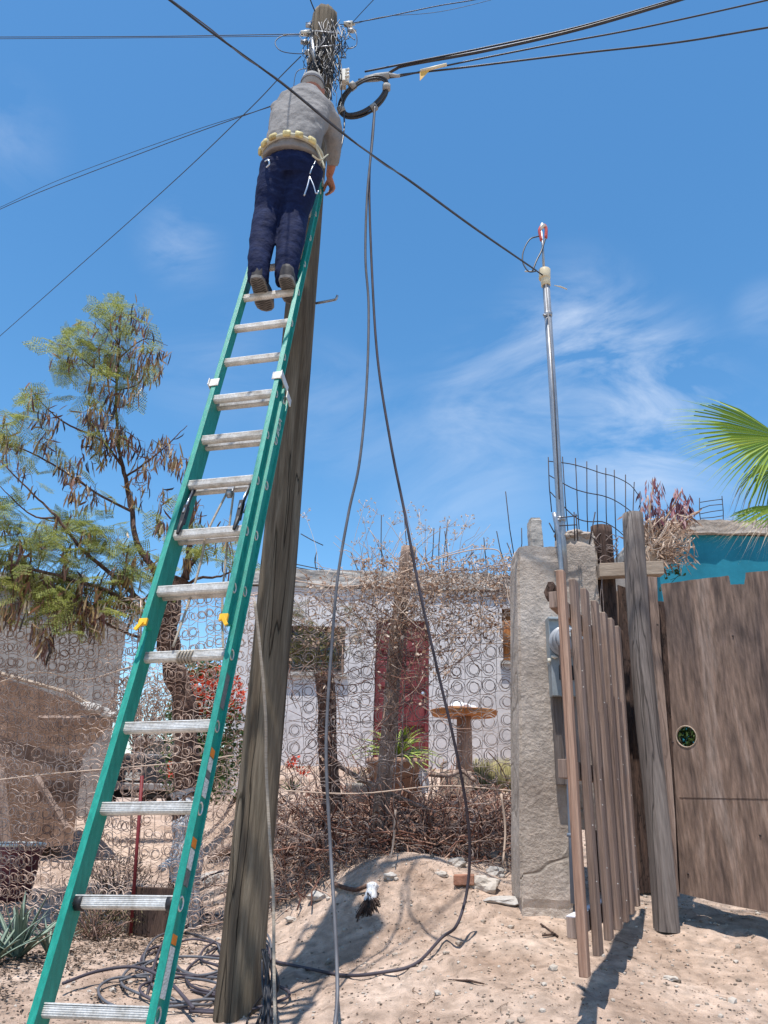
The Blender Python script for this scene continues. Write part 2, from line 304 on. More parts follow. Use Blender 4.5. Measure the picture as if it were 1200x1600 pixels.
def gh(x, y):
    s = (x + 1.12 + .22 * max(0, y - 5)) / (1.9 - .8 * min(1, max(0, (y - 5) / 3))); s = min(1, max(0, s)); s = s * s * (3 - 2 * s)
    z = float(smoothinterp(y, LY, LZ)) * (1 - s) + float(smoothinterp(y, RY, RZ)) * s
    near = max(0.0, 1 - abs(y - 5) / 9)
    z += near * (.07 * mnoise.noise(Vector((x * .9, y * .9, 0))) + .022 * mnoise.noise(Vector((x * 4, y * 4, 3))) + .012 * mnoise.noise(Vector((x * 13, y * 13, 5))))
    if near > 0:
        for fx, fy, fa in STEPS:
            dx, dy = x - fx, y - fy
            if abs(dx) < .25 and abs(dy) < .25:
                u_ = dx * math.cos(fa) + dy * math.sin(fa); v_ = -dx * math.sin(fa) + dy * math.cos(fa); q_ = (u_ / .13) ** 2 + (v_ / .055) ** 2
                z += -.020 * math.exp(-q_ ** 1.5) + .008 * math.exp(-((q_ ** .5 - 1.5) / .45) ** 2)
    z -= .05 * math.exp(-(((x + .85) / .8) ** 2 + ((y - 4.3) / .6) ** 2))
    z += .14 * math.exp(-(((x - .15) / .6) ** 2 + ((y - 5.75) / .42) ** 2))     # small mound at the fence foot
    return z + 1.6
def G(px, fwd):
    """ground point seen at photo column px, at distance fwd"""
    x = (px - 600) / F * fwd
    for _ in range(8):
        z = gh(x, fwd); v = Vector((x, fwd, z)) - EYE
        d = Vector((v.dot(rW), v.dot(uW), v.dot(fW))); cur = 600 + F * d.x / d.z
        x += (px - cur) / F * fwd
    return Vector((x, fwd, gh(x, fwd)))
def GP(px, py):
    """ground point under a photo pixel"""
    d = ray(px, py); t = .8
    for _ in range(900):
        p = EYE + d * t
        if p.z < gh(p.x, p.y): return Vector((p.x, p.y, gh(p.x, p.y)))
        t += .01 if t < 9 else .05
    return p
xs = np.concatenate([-np.geomspace(4, 150, 26)[::-1][:-1], np.linspace(-4, 4, 230), np.geomspace(4, 150, 26)[1:]])
ys = np.concatenate([np.linspace(-20, 1, 22)[:-1], np.linspace(1, 10, 250), np.geomspace(10, 400, 50)[1:]])
mb = MB(); nx, ny = len(xs), len(ys)
mb.v = [(float(x), float(y), gh(float(x), float(y))) for y in ys for x in xs]
mb.f = [(j * nx + i, j * nx + i + 1, (j + 1) * nx + i + 1, (j + 1) * nx + i) for j in range(ny - 1) for i in range(nx - 1)]
mb.sm = [True] * len(mb.f)
struct(mb, 'ground', 'sand')

# leaf litter and gravel: uncountable
mb = MB()
for _ in range(26000):
    x = U(-3.4, 3.6); y = U(2.6, 8.5)
    if mnoise.noise(Vector((x * 1.1, y * 1.1, 7))) < U(-.5, .35): continue
    c = Vector((x, y, gh(x, y) + .004)); a = Vector((U(-1, 1), U(-1, 1), U(-.25, .25))).normalized(); l = U(.006, .018)
    b = Vector((-a.y, a.x, U(-.3, .3))) * l * U(.25, .5); mb.leafq(c, a * l, b)
tag(build(mb, 'leaf_litter', 'litter', loc=(0, 0, 0)), kind='stuff')
mb = MB()
for k in range(5200):
    x = U(-3.4, 3.4); y = U(2.6, 7.5); r = U(.004, .011) if random.random() < .93 else U(.012, .024)
    mb.rock((x, y, gh(x, y) + r * .2), r, (1, U(.7, 1), U(.5, .8)), 1, k)
tag(build(mb, 'gravel', 'pebble', loc=(0, 0, 0)), kind='stuff')
mb = MB()
for k in range(1300):
    x = U(-3, 3.2); y = U(2.8, 6.4)
    if mnoise.noise(Vector((x * 1.6, y * 1.6, 27))) < U(-.3, .4): continue
    a = U(0, 6.283); l = U(.015, .07); p = Vector((x, y, gh(x, y) + .004)); q = Vector((x + math.cos(a) * l, y + math.sin(a) * l, 0)); q.z = gh(q.x, q.y) + U(.003, .012); mb.tube([p, (p + q) / 2 + Vector((U(-.004, .004), U(-.004, .004), .003)), q], U(.0008, .002), 3)
tag(build(mb, 'scattered_twigs', mat('scattered_twig_bark', [(.07, .045, .035), (.2, .14, .1), (.4, .3, .22)], .9, 30, island=1, lo=0, hi=1), loc=(0, 0, 0)), kind='stuff')

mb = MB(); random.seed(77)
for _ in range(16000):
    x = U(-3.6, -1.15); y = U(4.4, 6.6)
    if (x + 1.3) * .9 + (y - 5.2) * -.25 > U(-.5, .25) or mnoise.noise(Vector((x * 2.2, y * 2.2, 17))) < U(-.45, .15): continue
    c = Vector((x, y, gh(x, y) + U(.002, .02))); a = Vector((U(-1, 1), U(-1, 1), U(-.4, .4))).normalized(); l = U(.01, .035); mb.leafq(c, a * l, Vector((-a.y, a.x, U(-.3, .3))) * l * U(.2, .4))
tag(build(mb, 'added_dark_flakes', mat('dark_flakes', [(.025, .017, .013), (.075, .05, .036), (.18, .125, .09)], .9, 60, island=1.0, lo=0, hi=1), loc=(0, 0, 0)), kind='stuff')  # dark flakes added to darken the lower left bank

# ------------------------------------------------------------------ utility pole
PB = P(369, 1594, 4.42); PT = P(510, 24, 4.42); PD = (PT - PB).normalized()
PB.z = min(PB.z, gh(PB.x, PB.y) - .05)
pole = thing('utility_pole', 'tall weathered wooden utility pole carrying tangled wires, behind the green ladder', 'utility pole', PB)
def poleat(t): return PB + (PT - PB) * t
pa = PD.orthogonal().normalized(); pb_ = PD.cross(pa)
mb = MB(); n = 40; m_ = 150; vs = []
for i in range(m_ + 1):
    t = i / m_; c = poleat(t); r = .116 - .014 * min(1, t * 2.2)
    c = c + Vector((math.sin(t * 5) * .01, 0, 0))
    for k in range(n):
        q = 2 * math.pi * k / n; d = pa * math.cos(q) + pb_ * math.sin(q); s = t * 7
        rr = r * (1 + .03 * mnoise.noise(Vector((math.cos(q) * 2, math.sin(q) * 2, s * .7))))
        g = abs(mnoise.noise(Vector((math.cos(q) * 3.2, math.sin(q) * 3.2, s * .35 + 10)))); 
        if g < .05: rr -= .016 * (1 - g / .05)
        rr += .0025 * mnoise.noise(Vector((math.cos(q) * 12, math.sin(q) * 12, s * 1.5)))
        if i >= m_ - 1: c = c + PD * (.05 * mnoise.noise(Vector((k * .55, i, 3)))); rr *= .93 if i == m_ else .98
        vs.append(c + d * rr)
mb.add(vs, [(i * n + k, i * n + (k + 1) % n, (i + 1) * n + (k + 1) % n, (i + 1) * n + k) for i in range(m_) for k in range(n)] + [tuple(m_ * n + k for k in range(n))], True)
build(mb, 'shaft', 'pole', pole)
mb = MB(); a = P(494, 474, 4.42); b = P(520, 469, 4.36); mb.tube(spline([a, b, P(525, 467, 4.34), P(527, 462, 4.34)], 4), .009, 8); build(mb, 'step_bolt', 'galv', pole)
# wiring hardware near the top
mb = MB()
for (px, py, s) in ((478, 52, 1), (476, 66, .8), (483, 82, .9), (545, 38, 1), (549, 48, .8), (484, 40, .8)):
    c = P(px, py, 4.4); mb.tube([c - rW * .04 * s, c + rW * .03 * s], [.02 * s, .026 * s], 10); mb.tube([c + rW * .03 * s, c + rW * .05 * s], .01, 8)
    build(mb, 'wire_clamp', 'porcelain' if py in (52, 38) else 'galv', pole, label=None); mb = MB()
for (x0, y0, x1, y1) in ((487, 60, 493, 100), (484, 48, 530, 52), (483, 75, 533, 70)):
    mb = MB(); mb.tube([P(x0, y0, 4.3), P((x0 + x1) / 2, (y0 + y1) / 2, 4.28), P(x1, y1, 4.3)], .014 if x0 == 487 else .006, 8); build(mb, 'bracket', 'galv', pole)
mb = MB(); c = P(536, 124, 4.36)
mb.box(c, ax=(rW, Vector((0, 1, 0)), PD), dims=(.05, .09, .12)); mb.tube([c - PD * .04 + rW * .03, c + PD * .04 + rW * .03], .02, 10)
for q in (-1, 0, 1): mb.tube([c + rW * .02 + PD * q * .035 - Vector((0, .05, 0)), c + rW * .05 + PD * q * .035 - Vector((0, .06, 0))], .011, 8)
build(mb, 'insulator_block', 'porcelain', pole, bevel=.004)
mb = MB()      # drop wires stapled down the pole top, one snarl
random.seed(3)
for k in range(60):
    x = U(482, 532); y = U(28, 118); pts = [P(x, y, 4.42 - U(.10, .13))]
    for j in range(5):
        x += U(-8, 8); y += U(3, 20); x = min(534, max(480, x)); pts.append(P(x, y, 4.42 - U(.10, .16)))
    mb.tube(spline(pts, 4), U(.0022, .0045), 5)
for k in range(26):
    x, y = U(472, 488), U(32, 112); pts = [P(x, y, 4.38)]
    for j in range(3): x += U(-7, 12); y += U(-10, 12); pts.append(P(x, y, 4.38 + U(-.05, .05)))
    mb.tube(spline(pts, 4), U(.002, .004), 5)
for k in range(16):
    x, y = U(530, 550), U(34, 75); pts = [P(x, y, 4.38)]
    for j in range(3): x += U(-9, 9); y += U(-4, 14); pts.append(P(x, y, 4.38 + U(-.05, .05)))
    mb.tube(spline(pts, 4), U(.002, .004), 5)
build(mb, 'wire_snarl', 'cable', pole)
mb = MB()
for k in range(14):
    x = U(490, 526); y = U(30, 100); pts = [P(x, y, 4.42 - .125)]
    for j in range(4):
        x += U(-7, 7); y += U(4, 16); pts.append(P(min(533, max(485, x)), y, 4.42 - U(.11, .14)))
    mb.tube(spline(pts, 4), U(.002, .004), 5)
mb.tube(spline(pix([(498, 35, 4.3), (507, 60, 4.28), (500, 72, 4.28), (488, 84, 4.3)]), 5), .006, 6)
build(mb, 'ground_wire', 'cable_grey', pole)
# loose loops at the top
mb = MB(); mb.tube(spline(pix([(478, 54, 4.4), (445, 55, 4.35), (430, 66, 4.33), (440, 80, 4.33), (470, 84, 4.38), (483, 80, 4.4)]), 8), .0035, 6)
build(mb, 'wire_loop', 'cable', pole); mb = MB(); mb.tube(spline(pix([(546, 42, 4.4), (556, 52, 4.36), (557, 70, 4.36), (546, 76, 4.36), (535, 72, 4.4)]), 8), .0035, 6)
build(mb, 'wire_loop', 'cable', pole); mb = MB(); mb.tube(spline(pix([(484, 106, 4.38), (464, 112, 4.36), (458, 140, 4.36)]), 5), .003, 6)
build(mb, 'wire_loop', 'cable', pole); mb = MB(); mb.tube(spline(pix([(549, 45, 4.4), (540, 62, 4.36), (535, 85, 4.36)]), 5), .003, 6)
build(mb, 'wire_loop', 'cable', pole)
# service cable coil hung by the pole
coil = thing('cable_coil', 'thick coil of black cable hung beside the pole just above the worker', 'cable coil', P(568, 150, 4.4))
mb = MB(); C0 = P(568, 151, 4.4)
def ellp(q, a, b, rot=-.62): 
    x = a * math.cos(q); y = b * math.sin(q); return rW * (x * math.cos(rot) - y * math.sin(rot)) * 1 + uW * (-(x * math.sin(rot) + y * math.cos(rot)))
random.seed(5)
for k in range(7):
    da, db = U(-.012, .012), U(-.012, .012); off = rv(.012)
    mb.tube([C0 + off + ellp(2 * math.pi * i / 40, .2 + da, .115 + db) for i in range(40)], .009, 6, closed=True, cap=False)
build(mb, 'coil', 'cable', coil)
mb = MB()
for q in (.4, 1.5, 3.3, 4.6): 
    c = C0 + ellp(q, .2, .115); t = (ellp(q + .1, .2, .115) - ellp(q - .1, .2, .115)).normalized(); mb.tube([c - t * .022, c + t * .022], .031, 10); build(mb, 'tape_wrap', 'tape', coil); mb = MB()

# ------------------------------------------------------------------ overhead wires
def wire(name, seq, r, label, m='cable', sag=0, n=10, group='wires strung from the utility pole'):
    pts = spline(pix(seq), n)
    def off(q): return q[0] < 0 or q[0] > 1200 or q[1] < 0
    if off(seq[0]) : pts = [pts[0] + (pts[0] - pts[2]).normalized() * (14 if name == 'overhead_wire' else 6)] + pts
    if off(seq[-1]): pts = pts + [pts[-1] + (pts[-1] - pts[-3]).normalized() * 14]
    if sag:
        L = len(pts) - 1; pts = [p - Vector((0, 0, sag * 4 * (i / L) * (1 - i / L))) for i, p in enumerate(pts)]
    mb = MB(); mb.tube(pts, r, 6); return tag(build(mb, name, m), label, 'wire', group)
wire('overhead_wire', [(-60, 58, 4.9), (220, 57, 4.6), (478, 53, 4.4)], .0035, 'upper of the two thin level wires leaving the pole top to the left')
wire('overhead_wire', [(-60, 61, 5.0), (220, 59, 4.7), (475, 56, 4.45)], .0028, 'lower of the two thin level wires leaving the pole top to the left')
wire('overhead_wire', [(-120, 390 + 10, 6.9), (0, 327, 6.4), (240, 232, 5.3), (425, 165, 4.55), (490, 140, 4.42)], .0035, 'wire ending behind the worker\'s shoulder, upper left strand of the shallow pair')
wire('overhead_wire', [(-120, 378, 7.0), (0, 324, 6.5), (100, 278, 6.0), (300, 205, 5.0), (425, 166, 4.6), (490, 138, 4.42)], .0025, 'thinner strand beside the wire ending behind the worker\'s shoulder')
wire('overhead_wire', [(-80, 595, 10), (0, 525, 9.3), (240, 312, 6.6), (380, 180, 5.3), (440, 118, 4.7), (470, 88, 4.42)], .0045, 'steep dark wire running from the pole top down to the left edge')
wire('service_drop_cable', [(200, -48, 2.5), (265, 0, 2.7), (330, 50, 2.95), (440, 130, 3.3), (540, 212, 3.7), (640, 283, 4.15), (740, 356, 4.7), (838, 423, 5.3)], .0062, 'twisted cable crossing in front of the worker down to the metal mast', group='cables to the service mast')
wire('service_drop_cable', [(200, -50, 2.51), (265, -2, 2.71), (330, 46, 2.96), (380, 88, 3.1), (440, 128, 3.31), (540, 210, 3.71), (600, 257, 3.9), (640, 281, 4.16), (740, 354, 4.71), (838, 422, 5.31)], .004, 'thin bare strand wound along the cable to the metal mast', 'cable_grey', group='cables to the service mast')
wire('overhead_wire', [(570, 112, 4.4), (640, 98, 4.3), (760, 74, 4.15), (900, 43, 4.0), (1050, 0, 3.85), (1150, -32, 3.7)], .0075, 'topmost thick cable rising from the splice to the top right')
wire('overhead_wire', [(600, 120, 4.4), (618, 108, 4.36), (640, 101, 4.32), (760, 79, 4.15), (900, 47, 4.0), (1055, 2, 3.85), (1150, -29, 3.7)], .012, 'ribbed thick bundle just under the topmost cable to the top right')
wire('overhead_wire', [(560, 124, 4.42), (620, 120, 4.35), (700, 102, 4.25), (860, 70, 4.1), (1000, 44, 4.0), (1200, 0, 3.9), (1300, -24, 3.8)], .0065, 'middle cable carrying the orange tag')
wire('overhead_wire', [(560, 126, 4.42), (640, 115, 4.34), (720, 106, 4.25), (900, 84, 4.15), (1060, 66, 4.05), (1200, 43, 4.0), (1300, 28, 3.9)], .0075, 'lowest thick cable leaving the splice to the right edge')
wire('overhead_wire', [(540, 38, 4.4), (600, 27, 4.3), (680, 10, 4.25), (750, -2, 4.2), (850, -25, 4.1)], .004, 'thin wire from the pole top rising just to its right')
wire('overhead_wire', [(540, 42, 4.4), (600, 26, 4.6), (700, 16, 4.9), (850, -22, 5.3)], .0022, 'hair-thin wire beside the one rising right from the pole top')
wire('overhead_wire', [(498, 30, 4.42), (488, 8, 4.3), (478, -20, 4.1)], .005, 'short wire leaving the frame straight above the pole')
wire('overhead_wire', [(548, 38, 4.4), (572, 12, 4.3), (595, -12, 4.2)], .003, 'thin wire slanting up right out of the frame from the pole top')
mb = MB(); a, b = P(570, 124, 4.38), P(608, 118, 4.36); mb.tube([a, (a + b) / 2, b], [.022, .03, .026], 10); mb.tube([b, P(625, 119, 4.34)], [.02, .01], 8)
tag(build(mb, 'cable_splice', 'tape'), 'grey taped splice where the cables meet beside the pole', 'splice')
t_ = thing('cable_marker', 'cream sleeve with an orange flap hanging on the middle cable', 'marker', P(678, 108, 4.27))
mb = MB(); mb.tube([P(657, 111, 4.27), P(698, 101, 4.24)], .012, 8); build(mb, 'sleeve', 'tagp', t_)
mb = MB(); mb.prism([P(656, 112, 4.27), P(672, 109, 4.26), P(660, 122, 4.27), P(656, 126, 4.27)], (0, .003, 0)); build(mb, 'flap', 'tag', t_)

# ------------------------------------------------------------------ ladder
L0 = P(154, 1583, 2.715)
D = cam2world(Vector((99, 1418, 1200))).normalized()
Rr = cam2world(Vector((1, .102, -.156))).normalized(); Rr = (Rr - Rr.dot(D) * D).normalized()
Nn = Rr.cross(D).normalized()
if Nn.y > 0: Nn = -Nn
SP = .305
def LP(k, side=0, nn=0): return L0 + D * SP * k + Rr * side + Nn * nn
kf = -(L0.z - gh(LP(-2).x, LP(-2).y)) / (D.z * SP)
lad = thing('extension_ladder', 'green fibreglass extension ladder with aluminium rungs leaning on the utility pole', 'ladder', LP(kf))
WB, WF = .178, .162      # half inner widths of base and fly
def rail(k0, k1, side, half, nn, dep, m, name='side_rail'):
    mb = MB(); wd = .026; s = side; a = LP(k0, 0, nn); L = (k1 - k0) * SP
    # channel section: web inside, flanges outwards with a rounded lip
    prof = [(half, -dep / 2), (half + wd, -dep / 2), (half + wd, -dep / 2 + .006), (half + .012, -dep / 2 + .010), (half + .012, dep / 2 - .010), (half + wd, dep / 2 - .006), (half + wd, dep / 2), (half, dep / 2)]
    n = len(prof); vs = [a + Rr * s * p + Nn * q for p, q in prof] + [a + D * L + Rr * s * p + Nn * q for p, q in prof]
    mb.add(vs, [tuple(range(n)), tuple(range(n, 2 * n))[::-1]] + [(i, (i + 1) % n, n + (i + 1) % n, n + i) for i in range(n)])
    return build(mb, name, m, lad, bevel=.0015)
DB, DF = .082, .062; NF = .074
rails = {}
for s in (-1, 1):
    rails[('b', s)] = rail(kf, 9.15, s, WB, 0, DB, 'green')
    rails[('f', s)] = rail(4.35, 16.25, s, WF, NF, DF, 'green')
def rung(k, half, nn):
    mb = MB(); prof = []
    for q in range(14):
        a = 2 * math.pi * q / 14; x = math.copysign(abs(math.cos(a)) ** .55, math.cos(a)) * .019; y = math.copysign(abs(math.sin(a)) ** .7, math.sin(a)) * .0165; prof.append((x, y))
    hw = half + .004; vs = []
    for s in (-1, 1): vs += [LP(k, s * hw, nn) + D * x + Nn * y for x, y in prof]
    n = 14; mb.add(vs, [(i, (i + 1) % n, n + (i + 1) % n, n + i) for i in range(n)], True)
    for g in range(-2, 3): mb.box(LP(k, 0, nn + .0165) + D * g * .006, ax=(Rr, D, Nn), dims=(2 * hw, .0022, .0022))
    # tread nose towards the climber
    mb.box(LP(k, 0, nn + .003) + D * .0185, ax=(Rr, D, Nn), dims=(2 * hw, .004, .03))
    o = build(mb, 'rung', 'alu_bright', lad)
    for s in (-1, 1):
        m2 = MB(); c = LP(k, s * (half + .014), nn); ring = []
        for q in range(18): a = 2 * math.pi * q / 18; ring.append(c + (D * math.cos(a) * .021 + Nn * math.sin(a) * .018))
        m2.tube(ring, .0035, 6, closed=True, cap=False); build(m2, 'rung_flange', 'alu_bright', o)
for k in range(-1, 10):
    rung(k, WB, 0)
for k in range(5, 17):
    if k <= 16: rung(k - .1, WF, NF)
for s in (-1, 1):   # black sleeves at the second visible rung
    mb = MB(); mb.tube([LP(1, s * (WB - .002)), LP(1, s * (WB - .028))], .025, 12); build(mb, 'rubber_sleeve', 'black', lad)
    # top guide bracket
    mb = MB(); c = LP(9.25, s * (WF + .012), NF + DF / 2 + .004); mb.box(c, ax=(Rr, D, Nn), dims=(.05, .055, .006))
    mb.box(LP(9.25, s * (WF + .040), NF - .012), ax=(Rr, D, Nn), dims=(.005, .05, .12)); mb.box(LP(9.1, s * (WF + .046), -.02), ax=(Rr, D, Nn), dims=(.006, .05, .07))
    build(mb, 'guide_bracket', 'alu_bright', lad, bevel=.001)
    # rung lock
    mb = MB(); c0 = LP(6.9, s * (WF - .02), NF - .02); c1 = LP(6.25, s * (WF - .028), NF + .02); c2 = LP(5.85, s * (WF - .03), NF + .035)
    mb.tube([c0, (c0 + c1) / 2 + Nn * .008, c1], .009, 6); mb.tube([c0 + Rr * s * .015, c1 + Rr * s * .012 - Nn * .02], .006, 6)
    mb.box(c1, ax=(Rr, D, Nn), dims=(.018, .10, .03)); mb.tube([c1 - D * .03, c1 - D * .08 + Nn * .01, c2], [.014, .012, .008], 6)
    build(mb, 'rung_lock', 'black', lad, bevel=.001)
    mb = MB(); mb.tube([c0 + Nn * .012, c1 + Nn * .018], .0045, 6); build(mb, 'lock_lever', 'steel', lad)
    # yellow end clips of the fly section
    mb = MB(); c = LP(4.36, s * (WF + .012), NF + DF / 2); mb.box(c, ax=(Rr, D, Nn), dims=(.036, .03, .012)); mb.box(c - Rr * s * -.01 - D * .022 + Nn * .008, ax=((Rr + D * .6 * s).normalized(), (D - Rr * .6 * s).normalized(), Nn), dims=(.016, .045, .008))
    build(mb, 'end_clip', 'yellow', lad, bevel=.001)
    mb = MB(); c = LP(kf + .08, s * (WB + .012), 0); mb.box(c, ax=(Rr, D, Nn), dims=(.05, .09, .11)); build(mb, 'foot', 'black', lad, bevel=.004)
    mb = MB(); c = LP(16.28, s * (WF + .013), NF); mb.box(c, ax=(Rr, D, Nn), dims=(.031, .03, DF + .006)); build(mb, 'rail_cap', 'alu_bright', lad, bevel=.002)
# labels on the right rail's outer face (recessed web)
def lab(k0, k1, m, nn=0, hw=.026, half=WB, parent=None):
    mb = MB(); c = LP((k0 + k1) / 2, half + .0135, nn); mb.box(c, ax=(Rr, D, Nn), dims=(.003, (k1 - k0) * SP, hw * 2)); build(mb, 'warning_label', m, rails[('b', 1)])
for a, b, c in ((.62, .71, 'lab_orange'), (.02 + .12, .6, 'lab_white'), (1.58, 1.68, 'lab_orange'), (1.35, 1.56, 'lab_white'), (1.18, 1.34, 'lab_dark'), (2.62, 2.72, 'lab_orange'), (2.45, 2.6, 'lab_white'), (2.36, 2.44, 'lab_dark'), (2.14, 2.35, 'lab_white'), (3.25, 3.72, 'lab_dark')): lab(a, b, c)
def text_mesh(txt, size, origin, ax, m, parent, name='lettering', depth=.001):
    cu = bpy.data.curves.new('t', 'FONT'); cu.body = txt; cu.size = size; cu.extrude = depth; cu.align_x = 'CENTER'; cu.align_y = 'CENTER'
    o = bpy.data.objects.new('t', cu); COL.objects.link(o); dg = bpy.context.evaluated_depsgraph_get(); me = o.evaluated_get(dg).to_mesh()
    mb = MB(); X, Y, Z = ax
    mb.add([origin + X * v.co.x + Y * v.co.y + Z * v.co.z for v in me.vertices], [tuple(p.vertices) for p in me.polygons]); o.to_mesh_clear; bpy.data.objects.remove(o)
    return build(mb, name, m, parent)
text_mesh('BOV', .062, LP(8.35, WB + .0145, 0), (D, Nn * -1, Rr), 'lab_white', rails[('b', 1)])
# hoist rope and pulley
mb = MB(); c = LP(7.0, .03, .03) - D * .06; mb.tube([c - Rr * .012, c + Rr * .012], .022, 14); mb.box(c + D * .03, ax=(Rr, D, Nn), dims=(.03, .05, .012)); build(mb, 'pulley', 'galv', lad)
mb = MB(); mb.tube(spline([c - Rr * .018, LP(6, -.03, .04), LP(5.6, -.035, .02), LP(5, -.05, .0), LP(4.1, -.055, .03)], 6), .0055, 6)
mb.tube(spline([c + Rr * .018, LP(6, .045, -.03), LP(5, .07, -.06), LP(3.9, .13, -.1)], 6), .005, 6)
for k in range(5):
    c2 = LP(4, -.03 + k * .014, 0); mb.tube([c2 + (D * math.cos(a / 10 * 2 * math.pi) * .026 + Nn * math.sin(a / 10 * 2 * math.pi) * .024) + Rr * .004 * math.sin(a) for a in range(10)], .0045, 6, closed=True, cap=False)
build(mb, 'hoist_rope', 'rope', lad)

# ------------------------------------------------------------------ cables and ropes hanging to the ground
def cable(name, pts, r, m, label, cat='cable', group=None, n=10):
    mb = MB(); mb.tube(spline(pts, n), r, 8); return tag(build(mb, name, m), label, cat, group)
cable('hanging_rope', pix([(398, 940, 3.95), (408, 1030, 4.0), (415, 1120, 4.05), (416, 1200, 4.1), (421, 1300, 4.1), (427, 1400, 4.05), (428, 1500, 4.0), (430, 1600, 3.9)]) + [GP(432, 1650) + Vector((0, 0, .01))], .0075, 'rope', 'pale rope hanging down the front of the pole to the ground', 'rope')
cable('hanging_cable', pix([(586, 165, 4.4), (582, 220, 4.4), (574, 300, 4.4), (571, 400, 4.4), (576, 480, 4.4), (573, 600, 4.35), (562, 720, 4.3), (545, 800, 4.3), (528, 900, 4.25), (519, 1000, 4.2), (511, 1120, 4.15), (510, 1200, 4.1), (516, 1320, 4.05), (522, 1420, 3.9), (526, 1500, 3.8), (527, 1560, 3.7), (522, 1612, 3.6)]) + [GP(516, 1660)], .0085, 'cable_grey', 'grey cable dropping from the coil, left of the two hanging to the ground', group='cables hanging to the ground')
gr = [GP(690, 1480) + Vector((0, 0, .04)), GP(650, 1510) + Vector((0, 0, .012)), GP(600, 1524) + Vector((0, 0, .012)), GP(540, 1528) + Vector((0, 0, .01)), GP(480, 1519) + Vector((0, 0, .012)), GP(430, 1506) + Vector((0, 0, .012)), GP(415, 1500) + Vector((0, 0, .012))]
cable('hanging_cable', pix([(586, 165, 4.42), (581, 220, 4.42), (577, 290, 4.42), (581, 420, 4.42), (590, 560, 4.4), (610, 690, 4.4), (632, 800, 4.4), (655, 920, 4.4), (682, 1040, 4.45), (710, 1160, 4.5), (727, 1250, 4.6), (734, 1320, 4.7), (730, 1390, 4.75), (714, 1445, 4.7)]) + gr, .0085, 'cable_violet', 'black cable dropping from the coil, right one that sweeps across the sand to the pole', group='cables hanging to the ground')
cable('hanging_cable', pix([(537, 175, 4.38), (538, 195, 4.36), (535, 222, 4.3), (528, 245, 4.2)]), .006, 'cable', 'short black cable end hanging beside the worker\'s right shoulder', group='cables hanging to the ground')
def ground_loop(seq, lift, r, m, label):
    pts = [GP(x, y) + Vector((0, 0, lift + U(0, .03))) for x, y in seq]; return cable('ground_cable', pts, r, m, label, 'cable', 'loose cables heaped at the foot of the pole')
random.seed(11)
ground_loop([(95, 1560), (150, 1540), (210, 1537), (260, 1555), (300, 1600)], .05, .009, 'cable_violet', 'loose cable arching behind the ladder\'s lowest rung')
pts = [GP(230, 1555), GP(250, 1500) + Vector((0, 0, .08)), GP(300, 1430) + Vector((0, 0, .2)), GP(345, 1420) + Vector((0, 0, .27)), GP(395, 1425) + Vector((0, 0, .25)) - Vector((0, .25, 0)), GP(418, 1470) + Vector((0, 0, .18)) - Vector((0, .2, 0)), GP(410, 1510)]
cable('ground_cable', pts, .009, 'cable_violet', 'large loop of cable standing up round the front of the pole base', group='loose cables heaped at the foot of the pole')
loops = ((305, 1505, 75, 28), (340, 1490, 80, 42), (300, 1540, 100, 34), (350, 1530, 60, 30), (290, 1520, 60, 55), (330, 1560, 110, 28), (250, 1560, 90, 26), (370, 1500, 50, 22), (320, 1480, 50, 50))
LN = ['largest flat loop', 'tilted middle loop', 'wide low loop', 'small loop by the pole', 'tall narrow loop', 'nearest wide loop', 'leftmost loop', 'tight loop at the pole', 'upper round loop']
for (lx, ly, a, b), nm in zip(loops, LN):
    seq = []; ph = U(0, 6)
    for i in range(13):
        q = ph + i / 12 * 2 * math.pi * 1.1; k = 1 + i * .01; seq.append((lx + a * math.cos(q) * k + U(-4, 4), ly + b * math.sin(q) * k + U(-2, 2)))
    ground_loop(seq, .01, .0075, random.choice(['cable_violet', 'cable_violet', 'cable_grey']), nm + ' of loose cable on the sand behind the ladder')
mb = MB()
for k in range(16):
    x0 = U(405, 428); mb.tube(spline([P(x0, U(1480, 1510), 4.3), P(x0 + U(-4, 10), 1540, 4.25), GP(x0 + U(-25, 10), U(1585, 1640)) + Vector((0, 0, .01)), GP(x0 + U(-60, 10), 1660)], 6), U(.004, .007), 6)
tag(build(mb, 'cable_bundle', 'cable'), 'bundle of thin black cables gathered at the right of the pole base', 'cable bundle')

# ------------------------------------------------------------------ worker on the ladder
man = thing('person', 'person in grey long-sleeved shirt, navy trousers and cap working high on the ladder', 'person', P(428, 456, 3.85))
fwd = Vector((0, 1, 0)); upv = Vector((0, 0, 1)); rt = Vector((1, 0, 0))
def ringsof(seq):
    """seq of (px,py,fwd,halfwidth,halfdepth)"""
    out = []; pts = [P(*q[:3]) for q in seq]
    for i, q in enumerate(seq):
        t = (pts[min(i + 1, len(pts) - 1)] - pts[max(i - 1, 0)]).normalized()
        a = (rt - rt.dot(t) * t).normalized(); b = t.cross(a).normalized(); out.append((pts[i], a * q[3], b * q[4]))
    return out
def remeshed(mb, name, m, parent, vox=.01, sm=6, disp=0, dsize=.1, label=None):
    o = build(mb, name, m, parent)
    r = o.modifiers.new('remesh', 'REMESH'); r.mode = 'VOXEL'; r.voxel_size = vox; r.use_smooth_shade = True
    s = o.modifiers.new('smooth', 'SMOOTH'); s.iterations = sm; s.factor = .6
    if disp:
        for k, (st, sz) in enumerate(((disp, dsize), (disp * .4, dsize * .35))):
            tx = bpy.data.textures.new(name + 'folds', 'CLOUDS'); tx.noise_scale = sz; tx.noise_depth = 2
            d = o.modifiers.new('folds', 'DISPLACE'); d.texture = tx; d.strength = st; d.mid_level = .5; d.texture_coords = 'LOCAL'
    if label: o['label'] = label
    return o
